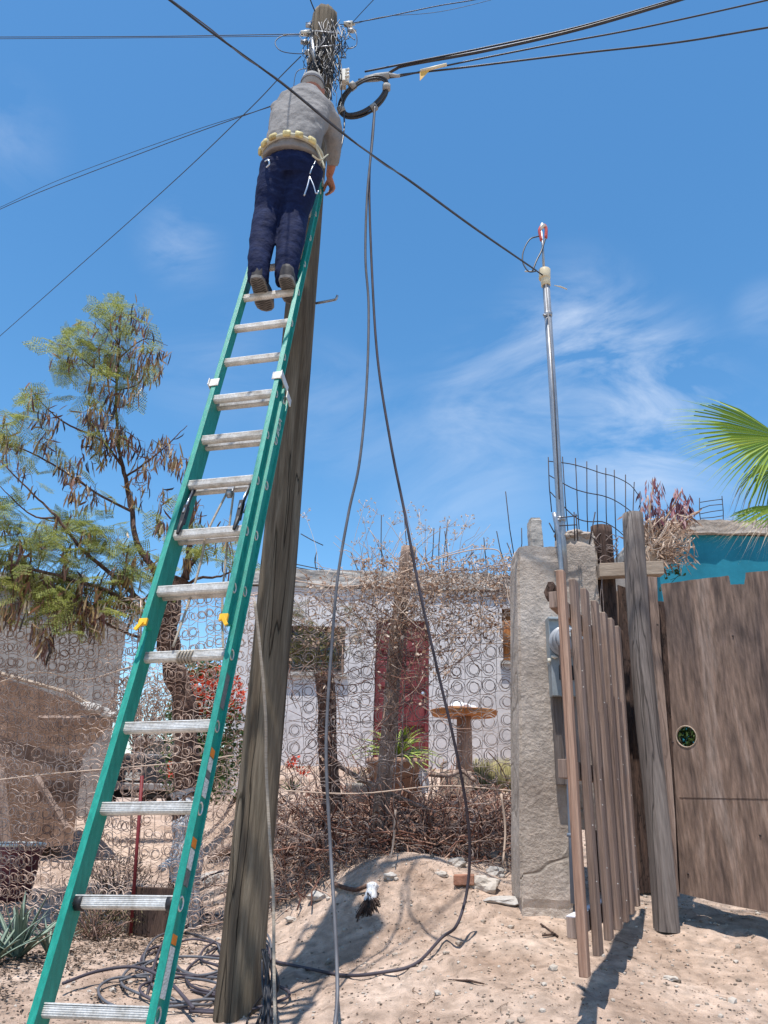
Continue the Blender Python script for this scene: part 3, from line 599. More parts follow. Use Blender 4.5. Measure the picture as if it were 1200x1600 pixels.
LEGL = [(405, 430, 3.80, .036, .04), (404, 412, 3.80, .050, .055), (410, 375, 3.84, .058, .06), (418, 335, 3.88, .066, .07), (425, 300, 3.86, .078, .08), (434, 262, 3.84, .088, .09)]
LEGR = [(446, 430, 3.83, .036, .04), (449, 412, 3.83, .052, .055), (455, 375, 3.86, .06, .062), (459, 335, 3.90, .068, .072), (468, 300, 3.88, .08, .082), (478, 262, 3.85, .088, .09)]
TOR = [(455, 272, 3.85, .14, .10), (457, 245, 3.84, .165, .115), (462, 215, 3.84, .17, .12), (470, 185, 3.86, .185, .12), (476, 164, 3.90, .17, .11), (482, 152, 3.95, .10, .085), (485, 146, 3.97, .05, .055)]
ARMR = [(505, 172, 3.90, .06, .06), (516, 192, 3.94, .058, .058), (521, 222, 4.02, .05, .05), (520, 246, 4.09, .043, .043), (516, 268, 4.16, .033, .033), (514, 276, 4.2, .026, .022)]
ARML = [(440, 168, 3.90, .06, .06), (440, 186, 4.0, .05, .05), (446, 205, 4.12, .042, .042), (470, 190, 4.2, .035, .035), (488, 178, 4.22, .026, .022)]
HEAD = Vector(P(488, 141, 4.0))
body = MB()
for s in (LEGL, LEGR, TOR, ARMR, ARML): body.loft(ringsof([(a, b, c, d * .86, e * .86) for a, b, c, d, e in s]))
def ball(mb, c, rx, ry, rz, seg=16):
    bm = bmesh.new(); bmesh.ops.create_uvsphere(bm, u_segments=seg, v_segments=seg // 2 + 2, radius=1)
    mb.add([c + rt * v.co.x * rx + fwd * v.co.y * ry + upv * v.co.z * rz for v in bm.verts], [tuple(v.index for v in f.verts) for f in bm.faces], True); bm.free()
hd = HEAD
ball(body, hd, .074, .092, .105); ball(body, hd + fwd * .045 - upv * .055, .05, .05, .055)     # skull and jaw, face towards the pole
ball(body, hd + fwd * .098 - upv * .02, .012, .018, .02)                                       # nose
for s in (-1, 1): ball(body, hd + rt * s * .076 - upv * .01, .012, .02, .03); ball(body, hd + rt * s * .03 + fwd * .085 + upv * .01, .014, .008, .008)
ball(body, hd + fwd * .088 - upv * .055, .026, .01, .01)
body.loft(ringsof([(484, 156, 3.95, .055, .055), (487, 146, 3.98, .052, .055)]))
# hands: palm, four fingers of unequal length, thumb
def hand(mb, wrist, d, side, palmn, curl=1.0, scale=1.0):
    d = d.normalized(); side = (side - side.dot(d) * d).normalized(); nrm = palmn.normalized(); nrm = (nrm - nrm.dot(d) * d - nrm.dot(side) * side).normalized()
    pc = wrist + d * .045 * scale
    mb.loft([(wrist, side * .026, nrm * .018), (wrist + d * .03, side * .037, nrm * .017), (wrist + d * .07, side * .042, nrm * .015), (wrist + d * .088, side * .04, nrm * .012)])
    for i, (o, l) in enumerate(((-.031, .066), (-.0105, .076), (.0105, .071), (.031, .056))):
        p0 = wrist + d * .082 + side * o; a = d.copy(); pts = [p0]; rr = [.0095]
        for j in range(3):
            ang = curl * (.55, .85, .7)[j]; a = (a * math.cos(ang) + nrm * math.sin(ang)).normalized(); pts.append(pts[-1] + a * l * (.45, .32, .23)[j]); rr.append((.009, .0083, .0065)[j])
            nrm_l = nrm
        mb.tube(pts, rr, 8)
    th = [wrist + d * .025 - side * .03, wrist + d * .05 - side * .052 + nrm * .02, wrist + d * .072 - side * .046 + nrm * .042, wrist + d * .085 - side * .03 + nrm * .055]
    mb.tube(th, [.014, .0125, .011, .008], 8)
W1 = P(514, 275, 4.2); hand(body, W1, (P(519, 292, 4.25) - W1), fwd * -1 + rt * .2, rt * -1 - upv * .3, 1.45)
W2 = P(488, 178, 4.22); hand(body, W2, Vector((.6, .5, .4)), upv, rt * .6 + fwd * .5, .9)
o = remeshed(body, 'body', 'skin', man, .0055, 2)
sh = MB(); sh.loft(ringsof([(456, 252, 3.845, .192, .142), (457, 240, 3.84, .186, .136), (461, 215, 3.84, .180, .13), (468, 188, 3.86, .196, .132), (474, 167, 3.89, .188, .122), (480, 154, 3.94, .125, .10), (484, 149, 3.96, .075, .075)]))
sh.loft(ringsof([(a, b, c, d * 1.12 + .006, e * 1.12 + .006) for a, b, c, d, e in ARMR[:4]] + [(519, 260, 4.13, .043, .041)]))
sh.loft(ringsof([(a, b, c, d * 1.12 + .006, e * 1.12 + .006) for a, b, c, d, e in ARML]))
ball(sh, P(446, 170, 3.9), .07, .07, .07); ball(sh, P(506, 173, 3.9), .075, .075, .075)
remeshed(sh, 'shirt', 'shirt', man, .009, 4, .022, .12)
pt = MB()
pt.loft(ringsof([(a, b, c, d * 1.2 + .008, e * 1.2 + .008) for a, b, c, d, e in [(404, 441, 3.81, .047, .058), (404, 428, 3.80, .046, .056)] + LEGL[1:]])); pt.loft(ringsof([(a, b, c, d * 1.2 + .012, e * 1.2 + .008) for a, b, c, d, e in [(448, 443, 3.84, .049, .060), (447, 430, 3.83, .048, .057)] + LEGR[1:]]))
pt.loft(ringsof([(456, 285, 3.86, .15, .12), (456, 268, 3.85, .168, .125), (457, 250, 3.84, .155, .11)]))
remeshed(pt, 'trousers', 'pants', man, .008, 4, .014, .12)
# cap
cp = MB(); ball(cp, hd + upv * .03 - fwd * .008, .084, .1, .088, 20); build(cp, 'cap', 'cap', man)
cp = MB(); cp.loft([(hd + upv * .015 - fwd * .008, rt * .087, fwd * .103), (hd + upv * .036 - fwd * .008, rt * .086, fwd * .102)], cap=False); build(cp, 'cap_band', 'capdark', man)
cp = MB(); c = hd + upv * .01 + fwd * .085; cp.add([c + rt * .07 * math.sin(q) + fwd * .075 * math.cos(q) + upv * (-.012 * math.cos(q) + t) for t in (0, .006) for q in [(-1.5 + 3.0 * i / 10) for i in range(11)]], [tuple(range(11)), tuple(range(11, 22))[::-1]] + [(i, i + 1, 12 + i, 11 + i) for i in range(10)]); build(cp, 'cap_brim', 'cap', man)
# boots
def boot(heel, toe, nm):
    d = (toe - heel); L = d.length; d.normalize(); side = d.cross(upv).normalized(); u = side.cross(d).normalized()
    outl = [(-.02, .0), (-.012, .03), (.02, .042), (.07, .043), (.12, .044), (.17, .052), (.22, .056), (.26, .05), (.285, .03), (.295, 0)]
    poly = outl + [(x, -y) for x, y in outl[::-1][1:-1]]; k = L / .28
    up_ = MB(); n = len(poly); rings = [(0.0, 1), (.03, 1.0), (.055, .93), (.075, .7)]
    vs = []
    for h, sc in rings: vs += [heel + d * (x * k if h < .06 else min(x, .2) * k) + side * y * sc + u * (h + .022) for x, y in poly]
    up_.add(vs, [(i * n + q, i * n + (q + 1) % n, (i + 1) * n + (q + 1) % n, (i + 1) * n + q) for i in range(3) for q in range(n)] + [tuple(3 * n + q for q in range(n))], True)
    up_.loft([(heel + d * .05 + u * .05, side * .036, d * .05), (heel + d * .05 + u * .11, side * .034, d * .042)])
    b = build(up_, 'boot', 'boot', man)
    so_ = MB(); so_.prism([heel + d * x * k + side * y * 1.06 for x, y in poly], u * .024); s_ = build(so_, 'sole', 'sole', b, bevel=.004)
    tr = MB()
    for j in range(15):
        x = .0 + j * .019; wv = np.interp(x, [p[0] for p in outl], [p[1] for p in outl]) * .86
        pts = [heel + d * (x + .010 * math.cos(v * 3.2)) * k + side * wv * v - u * .001 for v in np.linspace(-1, 1, 9)]; tr.tube(pts, .0035, 5)
    build(tr, 'tread', 'tread', b)
upz = LP(11.9, 0, NF).z + .024
def at_z(px, py, z):
    d = ray(px, py); return EYE + d * ((z - EYE.z) / d.z)
boot(at_z(401, 437, upz), at_z(416, 485, upz), 'l'); boot(at_z(446, 436, upz), at_z(458, 474, upz), 'r')
# tool belt with rolled yellow padding
mb = MB(); WC = P(457, 236, 3.84)
def beltp(q, r=1.0, dz=0): return WC + rt * .19 * r * math.cos(q) + fwd * .145 * r * math.sin(q) + upv * (dz + .02 * math.sin(q * 1) - .035 * abs(math.cos(q)) ** 2)
mb.tube([beltp(2 * math.pi * i / 36) for i in range(36)], .016, 6, closed=True, cap=False); bl = build(mb, 'tool_belt', 'strap', man)
for q in (3.3, 3.75, 4.15, 4.62, 5.0, 5.45):
    mb = MB(); c = beltp(q, 1.08, .004); t = (beltp(q + .05) - beltp(q - .05)).normalized(); o_ = (c - WC); o_.z = 0; o_.normalize()
    mb.loft([(c - t * .024, o_ * .010, upv * .02), (c - t * .015, o_ * .014, upv * .024), (c + t * .015, o_ * .014, upv * .024), (c + t * .024, o_ * .010, upv * .02)]); build(mb, 'belt_pad', 'belt', bl)
mb = MB(); c = P(501, 246, 3.78); mb.tube(spline([P(492, 225, 3.75), c, P(507, 262, 3.78)], 6), .007, 6); mb.tube(spline([P(488, 243, 3.72), P(500, 250, 3.73), P(512, 242, 3.78)], 6), .009, 6, flat=.4); build(mb, 'webbing_strap', 'strap', man)
mb = MB(); mb.tube(spline(pix([(493, 252, 3.75), (487, 264, 3.73), (484, 272, 3.73)]), 4), .004, 6); mb.tube(spline(pix([(484, 276, 3.73), (480, 292, 3.72), (475, 306, 3.72)]), 4), .005, 6); mb.tube(spline(pix([(484, 276, 3.73), (490, 290, 3.72), (494, 303, 3.72), (498, 298, 3.72)]), 4), .004, 6); build(mb, 'pliers', 'steel', man)
mb = MB(); mb.tube(spline(pix([(414, 252, 3.74), (419, 250, 3.72), (421, 256, 3.72), (416, 262, 3.73)]), 5), .006, 6); build(mb, 'carabiner', 'steel', man)

# ------------------------------------------------------------------ service mast
mst = thing('service_mast', 'tall galvanised service mast rising behind the concrete column', 'mast', P(882, 905, 5.42))
a, b = P(879, 850, 5.42), P(853, 440, 5.42); mb = MB(); mb.tube([a + (a - b) * .1, a, (a + b) / 2, b], .031, 14); build(mb, 'mast_pipe', 'galv', mst)
mb = MB(); mb.tube([P(853, 447, 5.42), P(851, 424, 5.42)], [.04, .045], 12); mb.tube([P(851, 436, 5.42), P(851, 422, 5.42)], .05, 12); build(mb, 'weather_cap', 'tagp', mst, bevel=.003)
mb = MB(); mb.tube([P(850, 425, 5.42), P(848, 385, 5.42), P(846, 362, 5.42)], .011, 8); build(mb, 'inner_rod', 'galv', mst)
mb = MB(); mb.tube(spline(pix([(846, 376, 5.42), (843, 360, 5.42), (848, 352, 5.42), (853, 356, 5.42), (853, 372, 5.42)]), 5), [.014] * 21, 8); build(mb, 'red_terminal', 'redins', mst)
mb = MB(); c = P(848, 356, 5.42); mb.tube([P(843, 361, 5.42), P(848, 352, 5.42), P(854, 355, 5.42)], [.01, .026, .012], 8); build(mb, 'white_tip', 'porcelain', mst)
mb = MB(); mb.tube(spline(pix([(842, 369, 5.42), (828, 374, 5.4), (818, 392, 5.38), (817, 410, 5.36), (826, 424, 5.34), (837, 424, 5.34)]), 6), .006, 6)
mb.tube(spline(pix([(853, 370, 5.42), (846, 392, 5.4), (838, 408, 5.36), (832, 424, 5.34)]), 6), .007, 6); mb.tube([P(838, 423, 5.34), P(848, 430, 5.38)], .006, 6); build(mb, 'lead_wire', 'cable', mst)
mb = MB(); mb.tube(pix([(866, 446, 5.4), (876, 448, 5.38), (886, 452, 5.36)]), [.006, .013, .009], 6, flat=.4); mb.tube(pix([(820, 424, 5.35), (832, 424, 5.35)]), .006, 6); build(mb, 'plastic_tie', 'porcelain', mst)
for y in (492, 812):
    mb = MB(); x = 853 + (y - 440) * (26 / 410); mb.tube([P(x - .3, y + 3, 5.42), P(x + .3, y - 3, 5.42)], .036, 12); mb.tube([P(x - 8, y, 5.38), P(x, y, 5.38)], .009, 6); build(mb, 'pipe_clamp', 'galv', mst)
mb = MB(); mb.tube(pix([(853, 444, 5.36), (866, 620, 5.36), (874, 780, 5.34)]), .006, 6); build(mb, 'mast_cable', 'cable_grey', mst)

# ------------------------------------------------------------------ concrete column with meter
cb = G(853, 5.25); colm = thing('concrete_column', 'rough concrete gate column, shadow lines in its colour, holding the electricity meter', 'column', cb)
def rough_block(c, ax, dims, name, m, parent, res=.03, amp=.012, seed=0, top=0.0):
    X, Y, Z = ax; bm = bmesh.new(); bmesh.ops.create_cube(bm, size=1); n = int(max(2, min(40, max(dims) / res)))
    bmesh.ops.subdivide_edges(bm, edges=bm.edges, cuts=n, use_grid_fill=True); mb = MB(); vs = []
    for v in bm.verts:
        p = Vector(c) + X * v.co.x * dims[0] + Y * v.co.y * dims[1] + Z * v.co.z * dims[2]
        d = Vector((mnoise.noise(p * 5 + Vector((seed, 0, 0))), mnoise.noise(p * 5 + Vector((0, 9 + seed, 0))), mnoise.noise(p * 5 + Vector((0, 0, 5 + seed))))) * amp
        d += Vector((mnoise.noise(p * 19), mnoise.noise(p * 19 + Vector((5, 5, 5))), mnoise.noise(p * 19 + Vector((9, 1, 4))))) * amp * .45
        if top and v.co.z > .49: d += Z * top * mnoise.noise(p * 11)
        edge = sum(abs(q) > .47 for q in v.co)
        if edge >= 2: p -= (X * v.co.x * .02 + Y * v.co.y * .02 + Z * v.co.z * .02)
        vs.append(p + d)
    mb.add(vs, [tuple(v.index for v in f.verts) for f in bm.faces]); bm.free(); return build(mb, name, m, parent)
tl, tr = P(808, 856, 5.05), P(881, 850, 5.05); bl_, br = P(815, 1404, 5.05), P(896, 1404, 5.05)
X = Vector((1, -.02, 0)).normalized(); Zx = ((tl + tr) / 2 - (bl_ + br) / 2).normalized(); Yx = Vector((0, 1, 0)); H = ((tl + tr) / 2 - (bl_ + br) / 2).length
wid = (tr - tl).length * .5 + (br - bl_).length * .5
rough_block(((tl + tr) / 2 + (bl_ + br) / 2) / 2 + Yx * .17 - Zx * .06, (X, Yx, Zx), (wid, .34, H + .12), 'shaft', 'conc', colm, res=.045, amp=.004, top=.02)
rc = (P(868, 846, 5.5) + P(924, 842, 5.5)) / 2
rough_block(rc - upv * 1.0, (X, Yx, upv), ((P(924, 842, 5.5) - P(868, 842, 5.5)).length, .2, 2.05), 'rear_block', 'conc', colm, res=.05, amp=.01, top=.05)
for k_, (qx, qy) in enumerate(((880, 838), (897, 836), (915, 840))):
    mb = MB(); mb.rock(P(qx, qy, 5.45), .05, (1.2, 1.2, .7), 3, k_); build(mb, 'rubble', 'conc', colm)
mb = MB(); mb.tube(spline([P(866, 752 + 50, 5.02), P(873, 840, 5.0), P(877, 890, 5.0), P(882, 950, 5.0), P(884, 975, 5.0)], 4), .017, 10); build(mb, 'meter_conduit', 'galv', colm)
mb = MB(); mb.tube(pix([(886, 1090, 5.0), (888, 1180, 5.0), (893, 1290, 5.0), (897, 1412, 4.96)]), .021, 10); build(mb, 'ground_conduit', 'bluepipe', colm)
mb = MB()
for y in (1190, 1302): mb.tube([P(887 + (y - 1180) * .045, y, 5.0), P(887 + (y - 1180) * .045, y + 6, 5.0)], .026, 10)
build(mb, 'conduit_coupling', 'bluepipe', colm)
# meter box
mc = P(879, 990, 4.99); mbx = thing('electricity_meter', 'grey electricity meter with round cover and breaker box on the column', 'meter', mc)
ax = (X, Yx, Vector((0, 0, 1)))
mb = MB(); mb.box(P(884, 1003, 4.98), ax=ax, dims=(.235, .10, .31)); mb.box(P(884, 970, 4.97), ax=ax, dims=(.245, .13, .012)); build(mb, 'meter_socket', 'meter', mbx, bevel=.004)
mb = MB(); c = P(881, 1003, 4.92)
for y0, y1, r0, r1 in ((0, -.02, .098, .098), (-.02, -.03, .09, .09), (-.03, -.10, .085, .078), (-.10, -.115, .078, .06)): mb.tube([c + Yx * y0, c + Yx * y1], [r0, r1], 28)
build(mb, 'meter_cover', 'meter_glass', mbx)
mb = MB(); mb.box(c + Vector((-.01, -.116, .02)), ax=ax, dims=(.07, .006, .05)); build(mb, 'dial', 'lab_dark', mbx)
mb = MB(); mb.box(c + Vector((.0, -.12, .025)), ax=ax, dims=(.045, .004, .024)); build(mb, 'display', 'lab_white', mbx)
mb = MB(); mb.box(P(886, 1060, 4.98), ax=ax, dims=(.215, .10, .235)); build(mb, 'breaker_box', 'meter', mbx, bevel=.004)
mb = MB(); c = P(886, 1051, 4.925); mb.box(c, ax=ax, dims=(.1, .02, .09))
for q in (-.03, 0, .03): mb.tube([c + Vector((-.05, -.012, q)), c + Vector((.03, -.012, q))], .013, 8)
build(mb, 'breaker_switch', 'black', mbx, bevel=.003)
mb = MB(); mb.rock(P(858, 1032, 4.93), .018, (1, 1, 1), 1, 4); mb.rock(P(866, 1026, 4.92), .016, (1.4, 1, .8), 1, 7); build(mb, 'seal_tag', 'porcelain', mbx)
mb = MB(); mb.box(P(885, 1145, 5.01), ax=ax, dims=(.16, .04, .62)); tag(build(mb, 'backing_board', 'wood_grey', bevel=.003), 'grey board standing under the breaker box beside the column', 'board')

# stub behind the column
rough_block(P(836, 838, 6.0), (X, Yx, Vector((0, 0, 1))), (.10, .1, .30), 'shaft_', 'conc_pale', None, res=.03, amp=.012)
ob = bpy.data.objects['shaft_']; ob.name = 'concrete_stub'; tag(ob, 'small pale concrete stub standing up behind the top of the gate column', 'concrete stub')

# ------------------------------------------------------------------ slatted gate standing open
SL = [(876, 893, 914, 1526, 3.6, .055, 'wood_orange'), (896, 908, 935, 1492, 3.84, .085, 'wood_brown'), (913, 922, 952, 1468, 4.08, .085, 'wood_brown'), (929, 941, 966, 1452, 4.3, .085, 'wood_brown'), (943, 959, 977, 1440, 4.5, .08, 'wood_brown'), (954, 968, 986, 1428, 4.68, .08, 'wood_brown'), (964, 980, 995, 1416, 4.86, .07, 'wood_brown')]
gt = thing('slatted_gate', 'brown slatted wooden gate swung open towards the viewer in front of the column', 'gate', P(950, 1468, 4.08))
g0 = P(914, 1500, 3.6); g1 = P(995, 1400, 4.86); gd = (g1 - g0); gd.z = 0; gd.normalize(); gn = Vector((-gd.y, gd.x, 0))    # gn points left
for (tx, ty, bx, by, fw, wd, mm) in SL:
    t_, b_ = P(tx, ty, fw), P(bx, by, fw); zz = (t_ - b_); Ls = zz.length; zz.normalize(); xx = (gd - gd.dot(zz) * zz).normalized(); yy = zz.cross(xx)
    mb = MB(); mb.box((t_ + b_) / 2, ax=(xx, yy, zz), dims=(wd, .038 if fw < 3.7 else .032, Ls)); s_ = build(mb, 'slat', mm, gt, bevel=.003)
    mb = MB(); mb.box(t_ + zz * .0015, ax=(xx, yy, zz), dims=(wd * .92, .028, .003)); build(mb, 'sunlit_end', 'wood_pale', s_)  # pale cap: sunlight on the slat top put into colour
for (ax_, ay_, bx_, by_, fw, dp) in ((888, 1010, 924, 1440, 3.74, 0), (906, 985, 943, 1425, 3.97, 0), (922, 1000, 958, 1410, 4.2, 0), (937, 1010, 971, 1400, 4.4, 0), (949, 1020, 981, 1395, 4.6, 0)):
    t_, b_ = P(ax_, ay_, fw), P(bx_, by_, fw); zz = (t_ - b_); Ls = zz.length; zz.normalize(); xx = (gd - gd.dot(zz) * zz).normalized(); yy = zz.cross(xx)
    mb = MB(); mb.box((t_ + b_) / 2 + gn * .032, ax=(xx, yy, zz), dims=(.09, .016, Ls)); build(mb, 'back_slat', 'wood_brown', gt, bevel=.002)
for j, up_ in enumerate((1.12, 1.75, 2.52)):
    a = P(SL[0][2] - 6, 1480, 3.56); a = Vector((g0.x, g0.y, up_)) - gd * .03; bq = Vector((g0.x, g0.y, up_)) + gd * 1.42
    lean = (P(876, 893, 3.6) - P(914, 1526, 3.6)); lean = lean / lean.z * (up_ - .93); lean.z = 0
    c = (a + bq) / 2 + gn * .042 + lean; mb = MB(); mb.box(c, ax=(gd, gn, upv), dims=((bq - a).length, .04, .08)); rl = build(mb, 'rail', 'wood_brown', gt, bevel=.003)
    if j == 0: mb = MB(); mb.box(c + upv * .042, ax=(gd, gn, upv), dims=((bq - a).length, .038, .004)); build(mb, 'painted_edge', 'white_paint', rl)
mb = MB(); mb.rock(P(862, 925, 3.66), .045, (.8, .6, 1.1), 2, 5); build(mb, 'hinge_block', 'wood_dark', gt)
random.seed(21); sl_o = [o for o in gt.children if o.name.startswith('slat')]
for (tx, ty, bx, by, fw, wd, mm), so_ in list(zip(SL, sl_o))[1:]:
    for k in range(4):
        q = U(.1, .97); c = P(tx + (bx - tx) * q, ty + (by - ty) * q, fw - .01); mb = MB(); mb.tube([c + gn * .0 - gd * .005, c - gn * .018 + upv * U(-.012, .012) - gd * .012], .0022, 4); build(mb, 'nail', 'alu_bright', so_)

# ------------------------------------------------------------------ posts, planks and plywood to the right
def post(seqt, seqb, r, m, label, name='fence_post', seed=0, cat='post'):
    a, b = P(*seqb), P(*seqt); b_ = a + (a - b) * .04; mb = MB(); n = 18; vs = []; K = 40; d = (b - b_).normalized(); p1 = d.orthogonal(); p2 = d.cross(p1)
    for i in range(K + 1):
        c = b_ + (b - b_) * (i / K)
        for k in range(n):
            q = 2 * math.pi * k / n; rr = r * (1 + .09 * mnoise.noise(Vector((math.cos(q) * 1.5 + seed, math.sin(q) * 1.5, i * .12))) + .04 * mnoise.noise(Vector((math.cos(q) * 6, math.sin(q) * 6 + seed, i * .1))))
            vs.append(c + (p1 * math.cos(q) + p2 * math.sin(q)) * rr + Vector((.012 * math.sin(i * .15 + seed), 0, 0)))
    mb.add(vs, [(i * n + k, i * n + (k + 1) % n, (i + 1) * n + (k + 1) % n, (i + 1) * n + k) for i in range(K) for k in range(n)] + [tuple(K * n + k for k in range(n))], True)
    return tag(build(mb, name, m, loc=b_), label, cat)
post((987, 804, 5.1), (1037, 1425, 4.98), .05, 'wood_grey', 'tall grey weathered fence post beside the plywood panel', seed=1)
post((940, 824, 5.5), (960, 1330, 5.5), .055, 'wood_dark', 'dark round post just right of the concrete column', seed=4)
def plank(t, b, wd, th, m, label, yaw=0, name='plank', group='upright planks beside the plywood panel', cat='plank', jag=0):
    t, b = P(*t), P(*b); z = (t - b).normalized(); x = Vector((math.cos(yaw), math.sin(yaw), 0)); x = (x - x.dot(z) * z).normalized(); y = z.cross(x)
    mb = MB(); L = (t - b).length; n = 14; fr = [b + z * L * i / n for i in range(n + 1)]; vs = []
    for i, c in enumerate(fr):
        e1 = .004 * mnoise.noise(Vector((t.x * 9, i * .8, 1))) * 3; e2 = .004 * mnoise.noise(Vector((t.x * 9, i * .8, 9))) * 3; o = x * .006 * math.sin(i * .5 + t.x * 20)
        vs += [c + o - x * (wd / 2 + e1) - y * th / 2, c + o + x * (wd / 2 + e2) - y * th / 2, c + o + x * (wd / 2 + e2) + y * th / 2, c + o - x * (wd / 2 + e1) + y * th / 2]
    if jag: vs[-4] += z * jag; vs[-1] += z * jag
    mb.add(vs, [(i * 4 + k, i * 4 + (k + 1) % 4, (i + 1) * 4 + (k + 1) % 4, (i + 1) * 4 + k) for i in range(n) for k in range(4)] + [(3, 2, 1, 0), (n * 4, n * 4 + 1, n * 4 + 2, n * 4 + 3)])
    return tag(build(mb, name, m, bevel=.002), label, cat, group)
plank((1004, 897, 5.08), (1043, 1405, 4.98), .04, .03, 'wood_grey', 'narrow grey plank against the right side of the grey post')
plank((1017, 902, 5.12), (1051, 1400, 5.02), .075, .025, 'wood_brown', 'reddish brown plank right of the narrow grey one')
plank((1031, 940, 5.2), (1066, 1395, 5.08), .085, .02, 'wood_dark', 'plank with shade in its dark colour, half hidden behind the left edge of the plywood')  # side shade of the plywood put into this plank's dark colour
for i, (x0, x1, y0, fw, m, lb) in enumerate(((956, 985, 985, 5.7, 'wood_dark', 'leftmost dark rotten board behind the gate'), (968, 1000, 930, 5.75, 'wood_brown', 'brown rotten board behind the gate with a split top'), (982, 1012, 925, 5.72, 'wood_dark', 'dark rotten board right behind the grey post'), (940, 970, 1000, 5.8, 'wood_brown', 'brown rotten board next to the dark round post'), (925, 950, 1010, 5.78, 'wood_dark', 'dark rotten board just behind the open gate slats'))):
    plank((x0, y0, fw), (x1, 1395, fw - .1), .17, .02, m, lb, name='rotten_board', group='rotten boards behind the gate', cat='board', jag=.05)
mb = MB(); a, b = P(934, 893, 5.38), P(1034, 889, 5.38); mb.box((a + b) / 2, ax=((b - a).normalized(), Yx, upv), dims=((b - a).length, .09, .10)); tag(build(mb, 'cross_beam', 'wood_pale', bevel=.004), 'pale timber cross beam between the two tall posts', 'beam')
mb = MB(); mb.tube([P(1003, 885, 5.55), P(1012, 860, 5.55)], [.07, .085], 14); mb.box(P(1014, 880, 5.55), ax=(X, Yx, upv), dims=(.11, .1, .13)); tag(build(mb, 'timber_block', 'wood_pale', bevel=.004), 'short timber block on the beam below the dry plant', 'block')
# plywood sheet with a sawn hole and notched top, as a curve turned into mesh
pA, pB = P(1064, 1396, 5.05), P(1200, 1424, 4.72)
tA = P(1034, 911, 5.05); px_ = (pB - pA); px_.z = 0; px_.normalize()
def on_plane(px, py):
    n = px_.cross(upv); d = ray(px, py); t = (pA - EYE).dot(n) / d.dot(n); q = EYE + d * t - pA; return (q.dot(px_), q.z)
edge = [(1064, 1396), (1054, 1200), (1046, 1050), (1041, 960), (1033, 913), (1070, 908), (1138, 900), (1141, 914), (1164, 913), (1166, 895), (1250, 888), (1420, 875), (1450, 1475), (1200, 1425), (1130, 1412)]
cu = bpy.data.curves.new('ply', 'CURVE'); cu.dimensions = '2D'; cu.fill_mode = 'BOTH'; cu.extrude = .008
def spl(pts):
    s = cu.splines.new('POLY'); s.points.add(len(pts) - 1); s.use_cyclic_u = True
    for p, q in zip(s.points, pts): p.co = (q[0], q[1], 0, 1)
e2 = [on_plane(*q) for q in edge]; ef = []
for i, q in enumerate(e2):
    nq = e2[(i + 1) % len(e2)]
    for k in range(6): t = k / 6; ef.append((q[0] + (nq[0] - q[0]) * t + U(-.0015, .0015), q[1] + (nq[1] - q[1]) * t + U(-.0015, .0015)))
spl(ef); hc = on_plane(1073, 1151); spl([(hc[0] + .062 * math.cos(a / 24 * 6.283), hc[1] + .062 * math.sin(a / 24 * 6.283)) for a in range(24)])
co = bpy.data.objects.new('ply', cu); COL.objects.link(co); me = co.evaluated_get(bpy.context.evaluated_depsgraph_get()).to_mesh()
mb = MB(); nn_ = px_.cross(upv); mb.add([pA + px_ * v.co.x + upv * v.co.y + nn_ * v.co.z for v in me.vertices], [tuple(p.vertices) for p in me.polygons]); bpy.data.objects.remove(co)
pl = thing('plywood_panel', 'large weathered plywood sheet with a round hole and notched top edge', 'panel', pA)
build(mb, 'sheet', 'ply', pl)
mb = MB(); mb.tube([pA + px_ * (hc[0] + .064 * math.cos(a / 24 * 6.283)) + upv * (hc[1] + .064 * math.sin(a / 24 * 6.283)) + nn_ * .008 for a in range(24)], .004, 6, closed=True, cap=False); build(mb, 'hole_edge', 'wood_pale', pl)
for qx, qy in ((.06, .05), (.05, .8), (.03, 1.55), (.5, .28), (.5, 1.42), (.9, .28), (.9, 1.4), (1.2, 1.45)):
    mb = MB(); c = pA + px_ * qx + upv * (qy + .06); mb.tube([c + nn_ * .006, c + nn_ * .0125], .006, 8); build(mb, 'nail_head', 'rustfine', pl)
mb = MB(); yy = on_plane(1100, 1247)[1]; mb.box(pA + px_ * .78 + upv * yy + nn_ * .0085, ax=(px_, nn_, upv), dims=(1.45, .003, .0025)); build(mb, 'sheet_seam', 'wood_dark', pl)
for q in (.25, 1.3):
    mb = MB(); mb.box(pA + px_ * .95 + upv * q * 1.1 - nn_ * .035, ax=(px_, nn_, upv), dims=(1.5, .045, .07)); build(mb, 'batten', 'wood_brown', pl)
gb = G(1110, 5.9)
